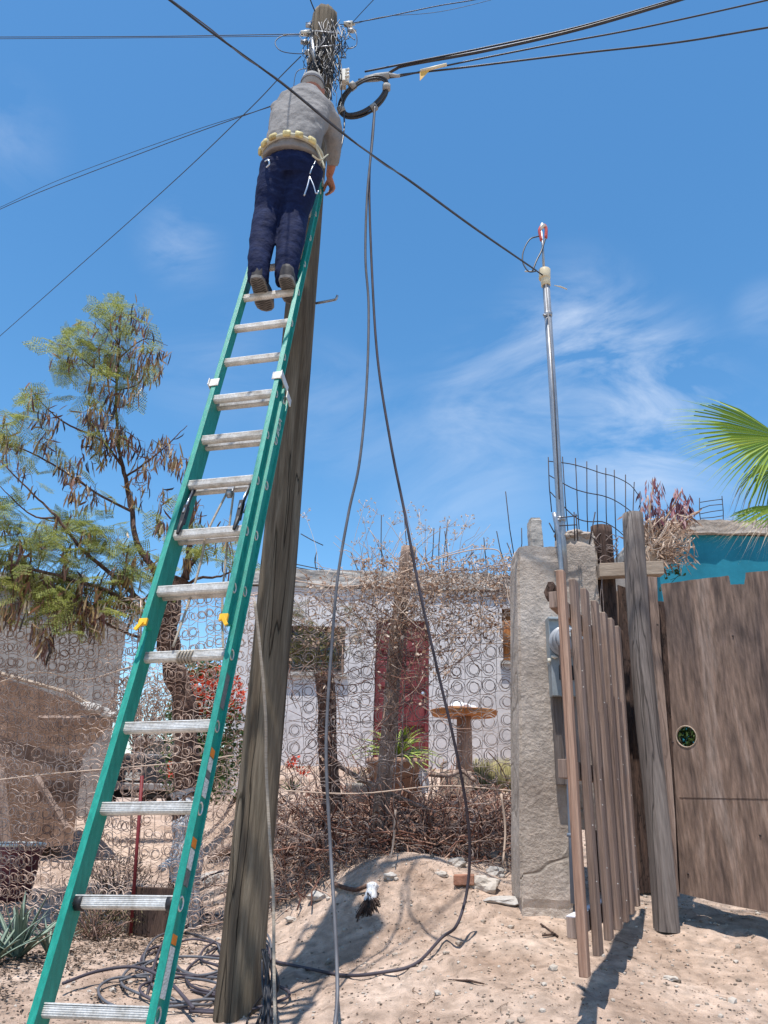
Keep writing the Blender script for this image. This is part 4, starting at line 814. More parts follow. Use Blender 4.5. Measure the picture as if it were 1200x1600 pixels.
# ------------------------------------------------------------------ vegetation helpers
def leaf_cloud(mb, c, rad, n, l0, l1, wr=.3, hang=0.0, flat=1.0):
    for _ in range(n):
        v = rv(1)
        while v.length > 1: v = rv(1)
        p = Vector(c) + Vector((v.x * rad[0], v.y * rad[1], v.z * rad[2])); d = rv(1); d.z -= hang; d.normalize(); l = U(l0, l1)
        wv = d.cross(rv(1)).normalized() * l * wr * .5; mb.leafq(p, d * l, wv)
def frond(mb, base, d, L, pin=8, leaf=7):
    """bipinnate leaf of many small leaflets"""
    d = d.normalized(); side = d.cross(upv)
    if side.length < .1: side = rt.copy()
    side = (side + upv * U(-.7, .7)); side = (side - side.dot(d) * d).normalized(); mb.tube([base, base + d * L * .5 - upv * L * .05, base + d * L - upv * L * .2], [.0018, .0014, .0008], 3)
    for i in range(pin):
        t = .2 + .8 * i / pin; p = base + d * L * t - upv * L * .2 * t * t
        for s in (-1, 1):
            pd = (side * s + d * .55 - upv * U(.1, .5)).normalized(); pl_ = L * .42 * (1 - .35 * abs(t - .5))
            ln = (pd.cross(d)).normalized(); lw = pd.cross(ln).normalized()
            for j in range(leaf):
                q = p + pd * pl_ * (j + .7) / leaf
                for s2 in (-1, 1): mb.leafq(q, (lw * s2 + pd * .35) * L * .075, pd * L * .022)
def pods(mb, c, n, spread=.06, L=(.10, .17)):
    for _ in range(n):
        p = Vector(c) + rv(spread); d = Vector((U(-.35, .35), U(-.35, .35), -1)); 
        if random.random() < .12: d = rv(1)
        d.normalize(); l = U(*L); wv = d.cross(rv(1)).normalized() * U(.006, .0095); bend = rv(.012)
        mb.add([p - wv * .3, p + wv * .3, p + d * l * .3 + wv + bend, p + d * l * .3 - wv + bend, p + d * l * .75 + wv + bend, p + d * l * .75 - wv + bend, p + d * l], [(0, 1, 2, 3), (3, 2, 4, 5), (5, 4, 6)])
# ------------------------------------------------------------------ pod tree on the left
random.seed(31)
tree = thing('pod_tree', 'slender tree hung with brown seed pods and feathery leaves, its trunk limewashed', 'tree', G(288, 6.55))
trk = MB(); g = G(284, 6.55) - Vector((0, 0, .05))
trk.tube(spline([g, P(292, 1270, 6.55), P(291, 1190, 6.55), P(288, 1100, 6.6), P(270, 1040, 6.6), P(262, 985, 6.6), P(272, 930, 6.6), P(284, 905, 6.6)], 8), [.115 - .035 * i / 56 + .012 * math.sin(i * .9) for i in range(57)], 12)
T1 = build(trk, 'trunk', 'bark', tree)
lw_ = MB(); lw_.tube(spline([g, P(292, 1330, 6.545), P(294, 1270, 6.545), P(289, 1235, 6.545)], 8), [.128 + .01 * math.sin(i * 1.1) - .012 * i / 24 for i in range(25)], 14, cap=False); lw_.tube([P(285, 1352, 6.5), P(262, 1350, 6.42), P(250, 1358, 6.38)], [.05, .035, .03], 8); build(lw_, 'limewash', 'lime', T1)
BR = [  # branches: (px, py, fwd) lists with start/end radius
 ([(268, 960, 6.6), (240, 890, 6.7), (214, 850, 6.75), (204, 790, 6.8), (192, 730, 6.8), (184, 690, 6.8), (182, 620, 6.8), (186, 540, 6.8), (190, 482, 6.8)], .045, .008),
 ([(290, 905, 6.6), (297, 850, 6.6), (301, 790, 6.55), (298, 740, 6.5)], .045, .012),
 ([(275, 925, 6.6), (300, 880, 6.7), (322, 850, 6.8), (345, 815, 6.8)], .04, .008),
 ([(278, 930, 6.6), (306, 905, 6.6), (345, 900, 6.6), (385, 880, 6.6)], .025, .006),
 ([(192, 730, 6.8), (160, 690, 6.7), (110, 665, 6.6), (75, 640, 6.55), (45, 605, 6.5)], .018, .005),
 ([(196, 745, 6.8), (225, 725, 6.7), (262, 695, 6.6), (292, 665, 6.5)], .016, .004),
 ([(206, 800, 6.8), (150, 770, 6.7), (90, 730, 6.6), (30, 700, 6.5), (-20, 690, 6.4)], .018, .005),
 ([(262, 985, 6.6), (200, 920, 6.5), (130, 860, 6.4), (90, 810, 6.3), (60, 780, 6.3), (0, 720, 6.2)], .03, .007),
 ([(262, 990, 6.6), (180, 930, 6.4), (90, 900, 6.2), (0, 880, 6.1), (-60, 870, 6.0)], .03, .01),
 ([(90, 810, 6.3), (50, 805, 6.3), (0, 760, 6.2)], .014, .005),
 ([(183, 610, 6.8), (215, 600, 6.75), (240, 560, 6.7)], .010, .004),
 ([(184, 600, 6.8), (140, 570, 6.75), (95, 530, 6.7)], .010, .004),
 ([(186, 560, 6.8), (225, 530, 6.75), (262, 540, 6.7)], .010, .003),
 ([(186, 540, 6.8), (160, 505, 6.75), (142, 490, 6.7)], .008, .003),
 ([(262, 1000, 6.55), (200, 990, 6.4), (120, 950, 6.2), (50, 940, 6.1)], .02, .006)]
for seq, r0, r1 in BR:
    pts = spline(pix(seq), 6); mb = MB(); n = len(pts); r0 *= .75; r1 *= .75; mb.tube([p + rv(r1) for p in pts], [r0 + (r1 - r0) * i / (n - 1) for i in range(n)], 7); build(mb, 'branch', 'bark', tree)
CL = [ # cx, cy, radius px, fronds, pods, twigs, red pods
 (185, 495, 22, 12, 8, 5, 0), (215, 500, 26, 6, 22, 6, 0), (150, 520, 28, 16, 4, 5, 0), (100, 545, 28, 16, 2, 4, 0), (130, 565, 36, 18, 4, 5, 0), (175, 550, 30, 14, 20, 6, 0), (205, 555, 32, 4, 30, 6, 0), (235, 570, 26, 2, 22, 5, 0),
 (250, 550, 18, 1, 10, 4, 0), (215, 600, 22, 2, 18, 4, 0), (155, 600, 22, 8, 10, 4, 0), (60, 620, 30, 7, 6, 6, 0), (70, 650, 26, 4, 14, 5, 0), (150, 640, 26, 5, 28, 6, 1), (165, 670, 32, 3, 44, 8, 1), (150, 700, 24, 1, 34, 6, 1), (190, 690, 24, 0, 26, 6, 1),
 (235, 705, 22, 0, 22, 6, 1), (265, 700, 24, 0, 26, 8, 1), (285, 720, 18, 0, 22, 5, 1), (15, 660, 26, 12, 4, 4, 0), (20, 700, 26, 8, 16, 5, 0), (75, 690, 22, 3, 18, 4, 0), (110, 730, 22, 2, 20, 6, 1), (120, 755, 20, 0, 14, 6, 1), (40, 740, 24, 2, 8, 5, 0),
 (150, 775, 26, 2, 16, 8, 0), (215, 760, 22, 0, 12, 6, 1), (225, 740, 20, 0, 8, 6, 1), (245, 820, 22, 3, 14, 5, 0), (255, 780, 20, 1, 6, 6, 1), (20, 830, 40, 26, 12, 8, 0), (60, 850, 38, 24, 18, 8, 0), (110, 830, 34, 28, 10, 6, 0), (150, 840, 30, 24, 8, 6, 0), (190, 850, 26, 16, 8, 6, 0), (230, 880, 22, 12, 12, 6, 0),
 (20, 890, 36, 22, 34, 8, 0), (60, 910, 34, 18, 40, 8, 0), (100, 900, 34, 20, 30, 6, 0), (140, 920, 32, 16, 44, 8, 0), (180, 910, 28, 12, 34, 6, 0), (110, 950, 28, 6, 44, 6, 0), (150, 960, 28, 5, 40, 6, 0), (70, 985, 18, 1, 30, 4, 0), (200, 950, 22, 8, 20, 5, 0), (20, 950, 26, 4, 28, 5, 0), (210, 900, 26, 14, 10, 4, 0), (75, 1010, 12, 0, 14, 2, 0),
 (330, 850, 22, 5, 4, 6, 0), (355, 830, 22, 1, 8, 7, 1), (300, 820, 22, 5, 6, 6, 0), (365, 880, 18, 5, 1, 5, 0), (295, 870, 14, 4, 0, 4, 0), (300, 790, 18, 0, 8, 6, 1), (180, 620, 18, 3, 20, 4, 0), (-30, 800, 40, 16, 10, 6, 0), (-40, 900, 40, 20, 20, 6, 0), (250, 925, 16, 5, 8, 4, 0)]
fm, pm, tw = MB(), MB(), MB(); pr = pm
for cx, cy, rr, nf, npd, ntw, red in CL:
    fw = 6.75 - max(0, (cy - 700)) * .0012 - max(0, 200 - cx) * .0015
    def rp(k=1.0): 
        a = U(0, 6.283); q = math.sqrt(U(0, 1)) * rr * k; return P(cx + math.cos(a) * q, cy + math.sin(a) * q, fw + U(-.28, .28))
    cc = P(cx, cy, fw)
    for _ in range(ntw):
        e = rp(1.1); tw.tube(spline([cc + rv(.05), (cc + e) / 2 + rv(.04), e], 3), [.004, .0035, .003, .0028, .0022, .0018, .0012], 4)
    for _ in range(int(nf * 1.35)):
        b0 = rp(); v = Vector((U(-1, 1), U(-1, 1), U(-.5, .7))); v.z -= .25; frond(fm, b0, v, U(.15, .27), 8, 6)
    k = max(1, npd // 5)
    for _ in range(k * 4):
        b0 = rp(.95); pods(pr if red and random.random() < .7 else pm, b0, max(2, int(npd / k * .62)), .035)
build(fm, 'leaves', 'leaf', tree); build(pm, 'seed_pods', 'pod', tree); build(tw, 'twigs', 'twig', tree)

# ------------------------------------------------------------------ bed-spring fence
random.seed(41)
fen = thing('spring_fence', 'see-through fence made of rusty mattress spring panels behind the pole', 'fence', G(500, 6.1))
def spring(mb, c, ax, r, depth, turns=3.0, rw=.0024, seg=9):
    X, Y, Z = ax; pts = []; n = int(turns * seg)
    for i in range(n + 1):
        t = i / n; a = t * turns * 2 * math.pi; rr = r * (.5 + .5 * abs(2 * t - 1) ** .8); pts.append(c + X * math.cos(a) * rr + Z * math.sin(a) * rr + Y * (t - .5) * depth)
    mb.tube(pts, rw, 3, cap=False, smooth=True)
def panel(q, nx_, nz_, rw, r, tilt=.1, hole=None, topw=0, wm='rust'):
    """q: four corners (px,py,fwd): tl,tr,br,bl"""
    c = [P(*k) for k in q]; mb = MB(); 
    def at(u, v):
        p = (c[0] * (1 - u) + c[1] * u) * (1 - v) + (c[3] * (1 - u) + c[2] * u) * v
        n_ = mnoise.noise(Vector((u * 3 + c[0].x, v * 3, 0))); m2 = mnoise.noise(Vector((u * 4 + c[0].x, v * 4, 7)))
        return p + Vector((.03 * m2, .14 * n_, .055 * mnoise.noise(Vector((u * 2.5 + c[0].x, v * 2, 3)))))
    for j in range(nz_):
        for i in range(nx_):
            u, v = (i + .5) / nx_, (j + .5) / nz_
            if random.random() < .035: continue
            p = at(u, v); yx = Vector((U(-tilt, tilt), 1, U(-tilt, tilt))).normalized(); xx = Vector((1, 0, 0)); xx = (xx - xx.dot(yx) * yx).normalized(); zz = xx.cross(yx)
            spring(mb, p + rv(.013), (xx, yx, zz), r * U(.85, 1.1), .10, rw=rw)
    for j in range(nz_ + 1):
        mb.tube([at(i / (nx_ * 2), min(1, (j) / nz_)) + Vector((0, -.05, .012 * math.sin(i * 2.2))) for i in range(nx_ * 2 + 1)], rw * .9, 3, cap=False)
    for i in range(nx_ + 1):
        mb.tube([at(i / nx_, j / (nz_)) + Vector((.008 * math.sin(j * 2.1), .045, 0)) for j in range(nz_ + 1)], rw * .8, 3, cap=False)
    for a, b in (((0, 0), (1, 0)), ((1, 0), (1, 1)), ((1, 1), (0, 1)), ((0, 1), (0, 0))):
        mb.tube([at(a[0] + (b[0] - a[0]) * k / 10, a[1] + (b[1] - a[1]) * k / 10) for k in range(11)], rw * 1.6, 4)
    return build(mb, 'spring_panel', wm, fen)
panel([(632, 905, 6.1), (806, 880, 5.95), (806, 1372, 5.95), (610, 1385, 6.1)], 7, 18, .0029, .060)
panel([(430, 930, 6.15), (640, 912, 6.1), (618, 1385, 6.1), (424, 1400, 6.15)], 9, 18, .0028, .056, .25)
panel([(215, 935, 6.3), (432, 925, 6.18), (430, 1425, 6.18), (200, 1470, 6.3)], 14, 21, .0031, .043, .45, wm='rustlit')
panel([(-20, 940, 6.4), (225, 940, 6.3), (212, 1470, 6.3), (-20, 1430, 6.4)], 16, 21, .0036, .045, .4, wm='rustlit')
for seq in ([(-30, 1075, 6.25), (60, 1050, 6.2), (130, 1062, 6.2), (210, 1040, 6.2)], [(-30, 1222, 6.2), (70, 1210, 6.2), (150, 1203, 6.2), (300, 1190, 6.2), (365, 1180, 6.1)], [(440, 905, 6.0), (560, 915, 6.0), (700, 868, 5.9), (770, 858, 5.9), (786, 880, 5.9), (800, 950, 5.9)], [(760, 885, 5.9), (810, 893, 5.9), (870, 892, 5.0)], [(434, 1235, 6.0), (560, 1240, 6.0), (690, 1228, 6.0), (806, 1236, 5.9)]):
    mb = MB(); mb.tube(spline(pix(seq), 6), .005, 5); build(mb, 'binding_wire', 'twig_tan', fen)
for (x0, x1, y0, y1, lb) in ((618, 600, 1265, 1380, ''), (783, 786, 1240, 1350, ''), (808, 800, 1225, 1390, '')):
    mb = MB(); mb.tube(spline(pix([(x0, y0, 5.9), ((x0 + x1) / 2 + 5, (y0 + y1) / 2, 5.9), (x1, y1, 5.85)]), 5), .008, 6); build(mb, 'binding_wire', 'twig_tan', fen)
mb = MB(); a = P(222, 1212, 6.15); b = P(204, 1462, 6.15); mb.tube([b, a], .013, 8); tag(build(mb, 'metal_stake', 'redpipe'), 'thin red painted metal stake behind the ladder', 'stake')
post((638, 855, 6.3), (592, 1275, 6.4), .045, 'wood_brown', 'leaning wooden post wrapped in dry vine near the maroon door', 'wooden_post', 7)
post((505, 1052, 6.6), (520, 1260, 6.6), .055, 'bark', 'thick dark tree stump trunk in front of the left window', 'tree_stump', 9, 'stump')

# dry vine over the fence top
random.seed(51)
def vine(label, boxes, nst, nlf, nseed, m='twig_tan', name='dry_vine', rw=(.0015, .0032), L=(.15, .5)):
    st, lf, sd = MB(), MB(), MB(); root = thing(name, label, 'dry vine', P(*boxes[0][:2], boxes[0][4]))
    for (x0, y0, x1, y1, fw, wt) in boxes:
        for _ in range(int(nst * wt)):
            p = P(U(x0, x1), U(y0, y1), fw + U(-.15, .12)); d = rv(1); d.y *= .4; d.normalize(); pts = [p]; s = U(*L) / 5
            for k in range(5): d = (d + rv(.45)).normalized(); d.y *= .8; pts.append(pts[-1] + d * s)
            st.tube(pts, U(*rw), 4)
        for _ in range(int(nlf * wt)):
            p = P(U(x0, x1), U(y0, y1), fw + U(-.2, .15)); d = rv(1).normalized(); l = U(.015, .045); lf.leafq(p, d * l, d.cross(rv(1)).normalized() * l * U(.2, .4))
        for _ in range(int(nseed * wt)):
            pass
    build(st, 'stems', m, root)
    if nlf: build(lf, 'dried_leaves', 'dryleaf', root)
    return root
v1 = vine('mass of pale dry vine draped over the fence top before the white house', [(560, 870, 800, 940, 6.05, .45), (600, 900, 790, 1000, 6.0, .3), (470, 900, 640, 1010, 6.1, .18), (640, 980, 720, 1060, 6.0, .05)], 420, 3200, 0)
mb, sd = MB(), MB()   # flowering stalks against the sky
for (x, y, n) in ((570, 785, 3), (590, 795, 3), (632, 790, 3), (568, 808, 4), (615, 812, 5), (665, 820, 10), (700, 815, 7), (728, 815, 8), (712, 835, 7), (655, 800, 4), (640, 840, 5), (600, 850, 6), (560, 840, 3), (760, 850, 7), (775, 880, 6), (735, 860, 6), (690, 860, 6), (560, 870, 6), (475, 800, 4), (580, 865, 5), (745, 885, 5)):
    base = P(x + U(-30, 30), 905, 6.05); e = P(x, y, 6.1 + U(-.1, .1)); mb.tube(spline([base, (base + e) / 2 + rv(.05), e], 4), .0016, 4)
    for _ in range(n * 2):
        c = P(x + U(-15, 15), y + U(-11, 13), 6.1 + U(-.12, .12)); mb.tube([e - upv * .05, c], .001, 3)
        for k in range(7): d = rv(1).normalized() * U(.008, .017); sd.leafq(c, d, d.cross(rv(1)).normalized() * .005)
build(mb, 'flower_stalks', 'twig_tan', v1); build(sd, 'seed_heads', 'seed', v1)
v2 = vine('tangle of red-brown vine stems over the maroon door and stump', [(585, 960, 670, 1110, 6.05, .2), (490, 1050, 535, 1200, 6.2, .10), (445, 975, 540, 1050, 6.2, .06), (590, 1130, 620, 1230, 6.2, .03)], 420, 500, 0, 'twig_dry', L=(.2, .7))
mb = MB()
for (x, y) in ((470, 955), (480, 965), (545, 960), (540, 985), (560, 1000), (455, 965), (490, 990), (465, 1010), (460, 1030), (500, 1025), (525, 1010)):
    for _ in range(5): frond(mb, P(x + U(-14, 14), y + U(-10, 10), 6.3 + U(-.1, .1)), Vector((U(-1, 1), U(-1, 1), U(-.3, .6))), U(.12, .2), 6, 5)
leaf_cloud(mb, P(485, 1015, 6.35), (.26, .12, .2), 900, .02, .05, .35); build(mb, 'green_shoots', mat('olive_leaves', [(.06, .05, .02), (.17, .15, .05), (.33, .33, .12)], .7, 5, island=.9, lo=.05, hi=.95, trans=.3), v2)
# brush pile on the bank
random.seed(61); mb = MB(); br_ = MB()
for _ in range(1500):
    px = U(425, 806); fw = U(6.05, 8.0); g = G(px, fw); top = .46 if fw < 6.6 else max(.06, .40 - (fw - 6.6) * .34)
    p = g + Vector((0, 0, U(0, top) * (.5 + .5 * mnoise.noise(Vector((g.x * 2, fw, 0)))) + .02)); d = rv(1); d.z *= .6; d.normalize(); pts = [p]; s = U(.06, .16)
    for k in range(4): d = (d + rv(.5)).normalized(); pts.append(pts[-1] + d * s)
    mb.tube(pts, U(.002, .006), 4)
tag(build(mb, 'brush_pile', 'twig_dry'), kind='stuff')
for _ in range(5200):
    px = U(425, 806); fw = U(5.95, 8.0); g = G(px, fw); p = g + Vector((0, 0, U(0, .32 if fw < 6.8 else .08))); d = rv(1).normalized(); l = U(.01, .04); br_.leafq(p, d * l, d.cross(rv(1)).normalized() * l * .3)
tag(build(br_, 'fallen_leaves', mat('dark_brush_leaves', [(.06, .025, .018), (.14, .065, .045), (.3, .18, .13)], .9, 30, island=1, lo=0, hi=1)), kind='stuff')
mb = MB(); mb.tube(spline(pix([(520, 1190, 6.6), (560, 1215, 6.6), (620, 1245, 6.5), (680, 1270, 6.4)]), 5), .02, 7); tag(build(mb, 'fallen_branch', 'wood_brown'), 'long fallen branch slanting across the brush pile', 'branch')
mb = MB(); mb.tube(spline([GP(330, 1345) + Vector((0, 0, .03)), GP(360, 1340) + Vector((0, 0, .09)), GP(400, 1335) + Vector((0, 0, .06))], 5), .05, 8); tag(build(mb, 'fallen_log', 'wood_brown'), 'short brown log lying left of the pole by the fence foot', 'log')

# ------------------------------------------------------------------ ground clutter
def rocky(px, py, r, m, label, sq=(1.3, 1, .6), seed=0, name='rock', cat='rock', group='rocks below the fence'):
    g = GP(px, py); mb = MB(); mb.rock(g + Vector((0, 0, r * .25)), r, sq, 3, seed); return tag(build(mb, name, m), label, cat, group)
rocky(335, 1378, .10, 'conc_pale', 'white rock just left of the pole behind the ladder', seed=1)
rocky(498, 1406, .055, 'conc_pale', 'small white rock under the spring fence right of the pole', seed=2)
rocky(790, 1412, .06, 'conc_pale', 'flat pale rubble piece at the foot of the column', (2.2, 1, .4), 3)
rocky(758, 1388, .075, 'pebble', 'brown lumpy stone beside the brick', (1.3, 1, .8), 4)
rocky(775, 1368, .05, 'conc_pale', 'pale stone above the flat rubble by the column', (1.3, 1, .8), 6)
rocky(715, 1352, .045, 'pebble', 'small stone on the crest of the bank', (1.3, 1, .8), 8)
rocky(1048, 1532, .022, 'pebble', 'little dark stone on the bare sand right of the gate shadow', (1.8, 1, .6), 9)
rocky(610, 1372, .035, 'conc_pale', 'tiny pale stone on the mound below the fence', (1.3, 1, .7), 21)
rocky(455, 1440, .03, 'pebble', 'little stone on the sand just right of the pole base', (1.3, 1, .7), 22)
rocky(690, 1368, .03, 'pebble', 'small stone on the bank left of the brick', (1.3, 1, .7), 23)
rocky(430, 1325 + 25, .05, 'pebble', 'brown stone right behind the pole', (1.3, 1, .7), 12)
g = GP(725, 1383); mb = MB(); mb.box(g + Vector((0, 0, .03)), ax=(Vector((1, -.15, .05)).normalized(), Vector((.15, 1, 0)).normalized(), upv), dims=(.13, .08, .06)); tag(build(mb, 'brick', 'brick', bevel=.006), 'broken red brick lying on the sand bank', 'brick')
g = GP(578, 1412); mb = MB(); mb.tube(spline([g, g + Vector((.01, .02, .06)), g + Vector((.02, .04, .11))], 4), [.04, .045, .04, .04, .035, .035, .04, .04, .02], 8)
st = tag(build(mb, 'uprooted_stump', 'lime'), 'small pale uprooted stump with a tuft of dark roots on the bank', 'stump')
mb = MB(); random.seed(71)
for _ in range(90):
    e = g + Vector((U(-.09, .07), U(-.12, .0), U(-.06, .02))); e.z = gh(e.x, e.y) + .004; mb.tube([g + Vector((0, 0, .04)) + rv(.02), (g + e) / 2 + Vector((0, 0, .03)), e], .0025, 4)
build(mb, 'root_tuft', 'wood_dark', st)
mb = MB(); mb.tube(spline([GP(520, 1388) + Vector((0, 0, .03)), GP(535, 1397) + Vector((0, 0, .04)), GP(555, 1400) + Vector((0, 0, .035)), GP(572, 1398) + Vector((0, 0, .05))], 5), .014, 7); tag(build(mb, 'bent_stick', 'bark'), 'pinkish bent stick reaching to the uprooted stump', 'stick')
for (a, b, lb) in (((845, 1448), (872, 1468), 'longer dark twig on the sand left of the gate'), ((848, 1466), (868, 1464), 'shorter dark twig crossing the longer one on the sand')):
    mb = MB(); mb.tube([GP(*a) + Vector((0, 0, .012)), GP(*b) + Vector((0, 0, .01))], .006, 6); tag(build(mb, 'twig', 'wood_dark'), lb, 'twig')
mb = MB(); mb.tube([GP(700, 1534) + Vector((0, 0, .008)), GP(735, 1537) + Vector((0, 0, .01)), GP(757, 1541) + Vector((0, 0, .008))], [.002, .006, .003], 6); tag(build(mb, 'bark_strip', 'wood_dark'), 'thin dark strip of bark on the open sand below the fence', 'bark strip')
mb = MB(); mb.tube([GP(846, 1300 + 110), GP(850, 1405) + Vector((0, 0, .05))], .012, 6); mb.rock(GP(842, 1412), .03, (1, 1, 1), 2, 3); tag(build(mb, 'dry_root', 'wood_dark'), 'dark gnarled root at the column foot', 'root')
mb = MB()
for _ in range(160):
    px = U(650, 830); py = U(1345, 1400); p = GP(px, py); d = rv(1); d.z = abs(d.z) * .4; mb.tube([p, p + d.normalized() * U(.03, .1)], .0012, 3)
tag(build(mb, 'straw', 'twig_tan', loc=(0, 0, 0)), kind='stuff')

def rosette(px, fwd_, n, L, wd, m, label, name='agave', cat='plant', up0=.5, parent=None, zoff=0, droop=.2, taper=True, group=None):
    g = G(px, fwd_) + Vector((0, 0, zoff)) if parent is None else parent
    t = thing(name, label, cat, g, group)
    for k in range(n):
        a = k * 2.4 + U(-.3, .3); el = U(up0, 1.35); d = Vector((math.cos(a) * math.cos(el), math.sin(a) * math.cos(el), math.sin(el))); l = L * U(.7, 1.05); side = Vector((-math.sin(a), math.cos(a), 0)); cu_ = d.cross(side).normalized()
        mb = MB(); K = 7; vs = []
        for i in range(K + 1):
            t_ = i / K; w_ = wd * (1 - t_) ** .7 * (1 + .5 * math.sin(t_ * 2.5)) * .6 + .001; c = g + d * l * t_ - upv * droop * l * t_ ** 2.2 + side * .02 * math.sin(k) * t_
            vs += [c - side * w_ + cu_ * w_ * -.25, c + cu_ * w_ * .25, c + side * w_ - cu_ * w_ * .25, c - cu_ * -.0 + cu_ * w_ * .05 + Vector((0, 0, .0)) + cu_ * .3 * w_]
        mb.add(vs, [(i * 4 + q, i * 4 + q + 1, i * 4 + 5 + q, i * 4 + 4 + q) for i in range(K) for q in (0, 1)] + [(i * 4 + 2, i * 4 + 3, i * 4 + 7, i * 4 + 6) for i in range(K)] + [(i * 4 + 3, i * 4, i * 4 + 4, i * 4 + 7) for i in range(K)], True)
        build(mb, 'leaf', m, t)
    return t
random.seed(81)
rosette(25, 5.35, 26, .5, .026, 'aloe', 'grey-green agave with narrow upright leaves at the lower left edge', up0=.45)
rosette(-15, 5.2, 16, .5, .025, 'aloe', 'grey-green agave partly cut by the left edge of the photo', up0=.6)
rosette(75, 5.6, 14, .32, .016, 'aloe', 'smaller agave right behind the ladder\'s left rail', up0=.6)
mb = MB(); g = G(15, 7.4)
vs = [(.16, 0), (.205, .38), (.22, .39), (.22, .43), (.19, .43), (.185, .38)]
mb.v = []; nn2 = 28
for r_, z_ in vs: mb.v += [tuple(g + Vector((r_ * math.cos(q / nn2 * 6.2832), r_ * math.sin(q / nn2 * 6.2832), z_))) for q in range(nn2)]
mb.f = [(i * nn2 + q, i * nn2 + (q + 1) % nn2, (i + 1) * nn2 + (q + 1) % nn2, (i + 1) * nn2 + q) for i in range(len(vs) - 1) for q in range(nn2)] + [tuple(range(nn2))[::-1], tuple(range((len(vs) - 1) * nn2, len(vs) * nn2))]; mb.sm = [True] * len(mb.f)
pot = thing('plant_pot', 'large maroon pot behind the fence at the left edge', 'pot', g); build(mb, 'pot_body', 'bucket', pot)
mb = MB(); mb.tube([g + Vector((.213 * math.cos(q / 28 * 6.283), .213 * math.sin(q / 28 * 6.283), .435)) for q in range(28)], .014, 6, closed=True, cap=False); build(mb, 'rim', 'porcelain', pot)
def bush(name, label, cat, c, rad, n, m, l=(.02, .05), tw=30, parts=None):
    t = thing(name, label, cat, c - Vector((0, 0, rad[2])))
    mb = MB(); leaf_cloud(mb, c, rad, n, *l); build(mb, 'leaves', m, t); s = MB()
    for _ in range(tw):
        e = c + Vector((U(-1, 1) * rad[0], U(-1, 1) * rad[1], U(-.5, 1) * rad[2])) * .9; b = c - Vector((U(-.05, .05), U(-.05, .05), rad[2])); s.tube(spline([b, (b + e) / 2 + rv(.06), e], 3), .004, 4)
    build(s, 'stems', 'twig', t); return t
random.seed(91)
bush('shrub', 'dull half-dry shrub behind the fence between the ladder rails', 'shrub', G(178, 6.7) + Vector((0, 0, .22)), (.3, .22, .26), 1500, 'shrub', (.012, .035), 60)
bush('shrub', 'dark low shrub growing at the fence foot beside the ladder\'s left rail', 'shrub', G(150, 6.15) + Vector((0, 0, .13)), (.34, .18, .16), 1400, 'shrub', (.012, .03), 50)
mb = MB()
for (x0, y0, x1, y1) in ((200, 1395, 265, 1490),): mb.box(G(235, 6.2) + Vector((0, 0, .12)), ax=(X, Yx, upv), dims=(.34, .04, .4))
tag(build(mb, 'low_board', 'wood_dark', bevel=.004), 'dark low board standing at the fence foot beside the red stake', 'board')

# ------------------------------------------------------------------ yard in front of the white house
HF = 11.2
hg = G(640, 11.0)
tb = thing('round_table', 'rusty round-topped table on one thick leg in front of the white wall', 'table', G(724, 8.6))
c = P(725, 1115, 8.6); mb = MB(); mb.tube([c - Vector((0, 0, .03)), c + Vector((0, 0, .03))], [.345, .37], 36); build(mb, 'table_top', 'rust_table', tb, bevel=.008)
mb = MB(); b = G(724, 8.6); mb.tube([b - Vector((0, 0, .05)), Vector((c.x, c.y, (b.z + c.z) / 2)), c - Vector((0, 0, .03))], [.1, .085, .08], 18); build(mb, 'leg', 'wood_orange', tb)
random.seed(5); mb = MB(); mb.rock(c + Vector((-.04, 0, .055)), .13, (1, .8, .45), 3, 2); mb.rock(c + Vector((.07, 0, .05)), .08, (1, .8, .5), 3, 8); tag(build(mb, 'plastic_bag', 'cloth'), 'crumpled white plastic bag lying on the round table', 'plastic bag')
pg = G(618, 7.75); pt_ = thing('planter', 'squat clay planter in front of the maroon door', 'planter', pg)
def lathe(mb, g, prof, n=26):
    o = len(mb.v)
    for r_, z_ in prof: mb.v += [tuple(g + Vector((r_ * math.cos(q / n * 6.2832), r_ * math.sin(q / n * 6.2832), z_))) for q in range(n)]
    f = [(o + i * n + q, o + i * n + (q + 1) % n, o + (i + 1) * n + (q + 1) % n, o + (i + 1) * n + q) for i in range(len(prof) - 1) for q in range(n)] + [tuple(range(o, o + n))[::-1], tuple(range(o + (len(prof) - 1) * n, o + len(prof) * n))]
    mb.f += f; mb.sm += [True] * len(f)
mb = MB(); lathe(mb, pg, [(.2, -.03), (.27, .38), (.29, .39), (.29, .44), (.25, .44), (.24, .4)]); build(mb, 'pot_body', 'terracotta', pt_)
rosette(620, 7.75, 90, .60, .03, 'spider', 'bright yellow-green strap-leaved plant spilling from the clay planter', 'potted_plant', parent=pg + Vector((0, 0, .44)), up0=.1, droop=.42)
g = G(560, 7.6); mb = MB(); lathe(mb, g, [(.1, -.02), (.13, .22), (.14, .25), (.12, .25)]); rosette(560, 7.6, 16, .3, .01, 'palm_dry', 'dry tan tufted plant in the small pot left of the planter', 'dry_plant', parent=g + Vector((0, 0, .24)), up0=.2, droop=.3)
tag(build(mb, 'flower_pot', 'conc_pale'), 'small pale pot left of the clay planter', 'pot')
g = G(455, 8.5); rosette(455, 8.5, 14, .22, .02, 'bushgreen', 'small plant with red flowers by the wall just right of the pole', 'flowering_plant', parent=g, up0=.5); mb = MB(); leaf_cloud(mb, g + Vector((0, 0, .3)), (.08, .08, .06), 40, .03, .05, .7); leaf_cloud(mb, g + Vector((.14, 0, .2)), (.08, .08, .06), 30, .03, .05, .7); build(mb, 'flowers', 'bracts', [o for o in bpy.data.objects if o.name.startswith('flowering_plant')][0])
